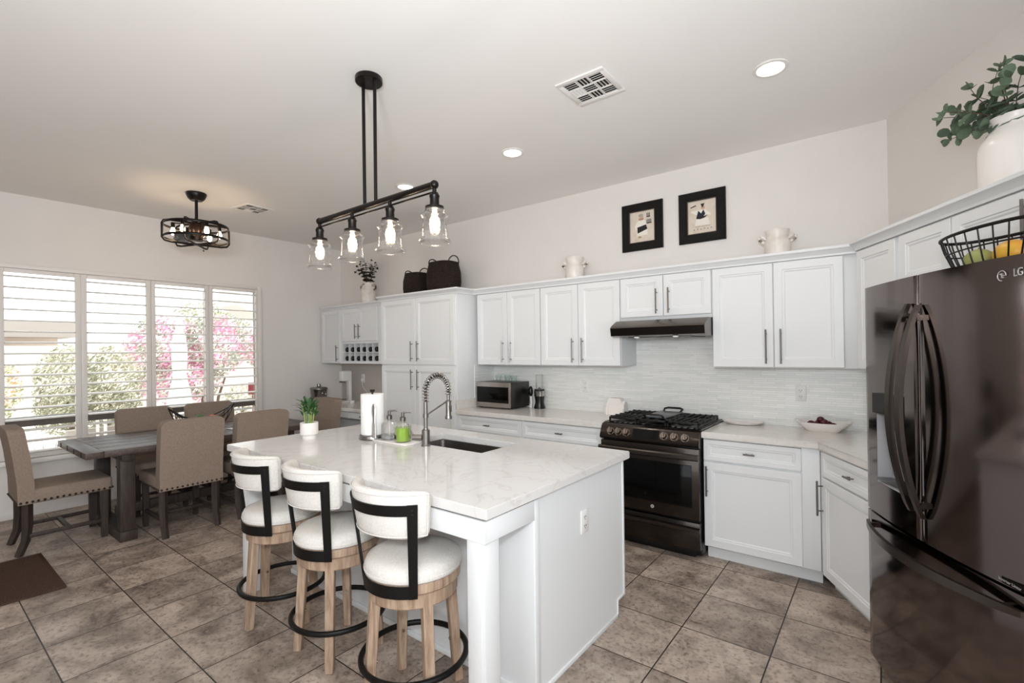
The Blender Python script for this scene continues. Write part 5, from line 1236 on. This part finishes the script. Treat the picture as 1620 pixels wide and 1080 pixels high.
shrub('bougainvillea', 'pink bougainvillea with arching branches behind the last shutter panel', 'shrub', (BX - .3, 6.3, -.02), [((0, -.2, 1.75), (.5, .7, .65)), ((.1, .5, 1.6), (.5, .7, .7)), ((.2, .2, .8), (.5, .6, .45))], 1700, .05, boug_m, 4, 1.2, ((0, -.35), (0, .25)), 'bougainvilleas along the garden wall')
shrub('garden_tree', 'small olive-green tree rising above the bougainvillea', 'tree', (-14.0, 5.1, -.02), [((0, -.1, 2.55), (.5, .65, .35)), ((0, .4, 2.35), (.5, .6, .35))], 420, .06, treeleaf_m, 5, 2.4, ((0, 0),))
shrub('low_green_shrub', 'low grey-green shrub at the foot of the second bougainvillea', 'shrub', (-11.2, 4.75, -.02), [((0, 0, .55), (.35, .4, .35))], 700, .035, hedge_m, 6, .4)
t = thing('patio_umbrella', 'closed white patio umbrella standing outside the third shutter panel', 'umbrella', (-9.0, 2.862, -.02))
b = MB(); V = []; F = []; n = 32
prof = [(.17, .66), (.165, .72), (.13, .95), (.085, 1.18), (.088, 1.28), (.10, 1.5), (.095, 1.7), (.07, 1.85), (.045, 1.95), (.06, 2.0), (.03, 2.12), (.004, 2.16)]
for r, z in prof:
    for j in range(n): a = 2 * PI * j / n; q = r * (1 + .14 * math.cos(8 * a)); V.append((q * math.cos(a), q * math.sin(a), z))
for i in range(len(prof) - 1):
    for j in range(n): F.append((i * n + j, i * n + (j + 1) % n, (i + 1) * n + (j + 1) % n, (i + 1) * n + j))
F.append(tuple(range(n - 1, -1, -1)))
b.raw(V, F); b.build('folded_canopy', canvas_m, t, ang=80)
b = MB(); b.cyl((0, 0, 0), (0, 0, 2.2), .022, n=12); b.build('pole', plate_m, t)
b = MB(); b.lathe([(.001, 0), (.26, 0), (.26, .05), (.06, .09), (.001, .09)], 28); b.build('base', stucco_m, t)
t = thing('patio_table', 'low white patio table in front of the closed umbrella', 'table', (-9.15, 2.12, -.02))
b = MB(); b.shell([(.40, .63), (.40, .66), (.03, .66), (.03, .63)], 36) ; b.build('top', canvas_m, t)
for k in range(4):
    a = PI / 4 + PI / 2 * k; b = MB(); b.cyl((.30 * math.cos(a), .30 * math.sin(a), 0), (.30 * math.cos(a), .30 * math.sin(a), .63), .02, n=8); b.build('leg', plate_m, t)
for k, (x, y0, y1, z0, z1, lb) in enumerate(((-9.7, 1.6, 4.6, 0, .42, 'grey timber planter edge below the trimmed hedge'), (-8.6, 1.05, 2.3, 0, .30, 'low grey timber step nearest the dining window'))):
    b = MB()
    for i in range(3): b.box(x, x + .14, y0, y1, z0 + (z1 - z0) * i / 3 + .004, z0 + (z1 - z0) * (i + 1) / 3, .006)
    o = tag(b.build('timber_edging', timber_m), lb, 'edging'); o.location = (0, 0, -.02)
t = thing('ornamental_grass', 'spiky silver ornamental grass low outside the first shutter panel', 'plant', (-8.0, 1.30, -.02)); rnd = random.Random(8); b = MB()
for i in range(130):
    a = rnd.random() * 6.28; e = rnd.uniform(.5, 1.4); leaf(b, (rnd.gauss(0, .05), rnd.gauss(0, .08), .15), (math.cos(a) * math.cos(e), math.sin(a) * math.cos(e), math.sin(e)), (0, 0, 1), rnd.uniform(.3, .55), .014, .35)
b.build('blades', agave_m, t)
b = MB(); b.lathe([(.001, 0), (.16, 0), (.2, .2), (.18, .2), (.16, .16), (.001, .16)], 24); b.build('pot', stucco_m, t)
b = MB(); b.box(-.005, .005, -.075, .075, -.1, .1, .002); b.cyl((0, 0, -.1), (0, 0, -.95), .01, n=8)
o = tag(b.build('garden_sign', red_m), 'small dark red sign on a stake outside the last shutter panel', 'sign'); o.location = (-8.4, 3.73, .93)
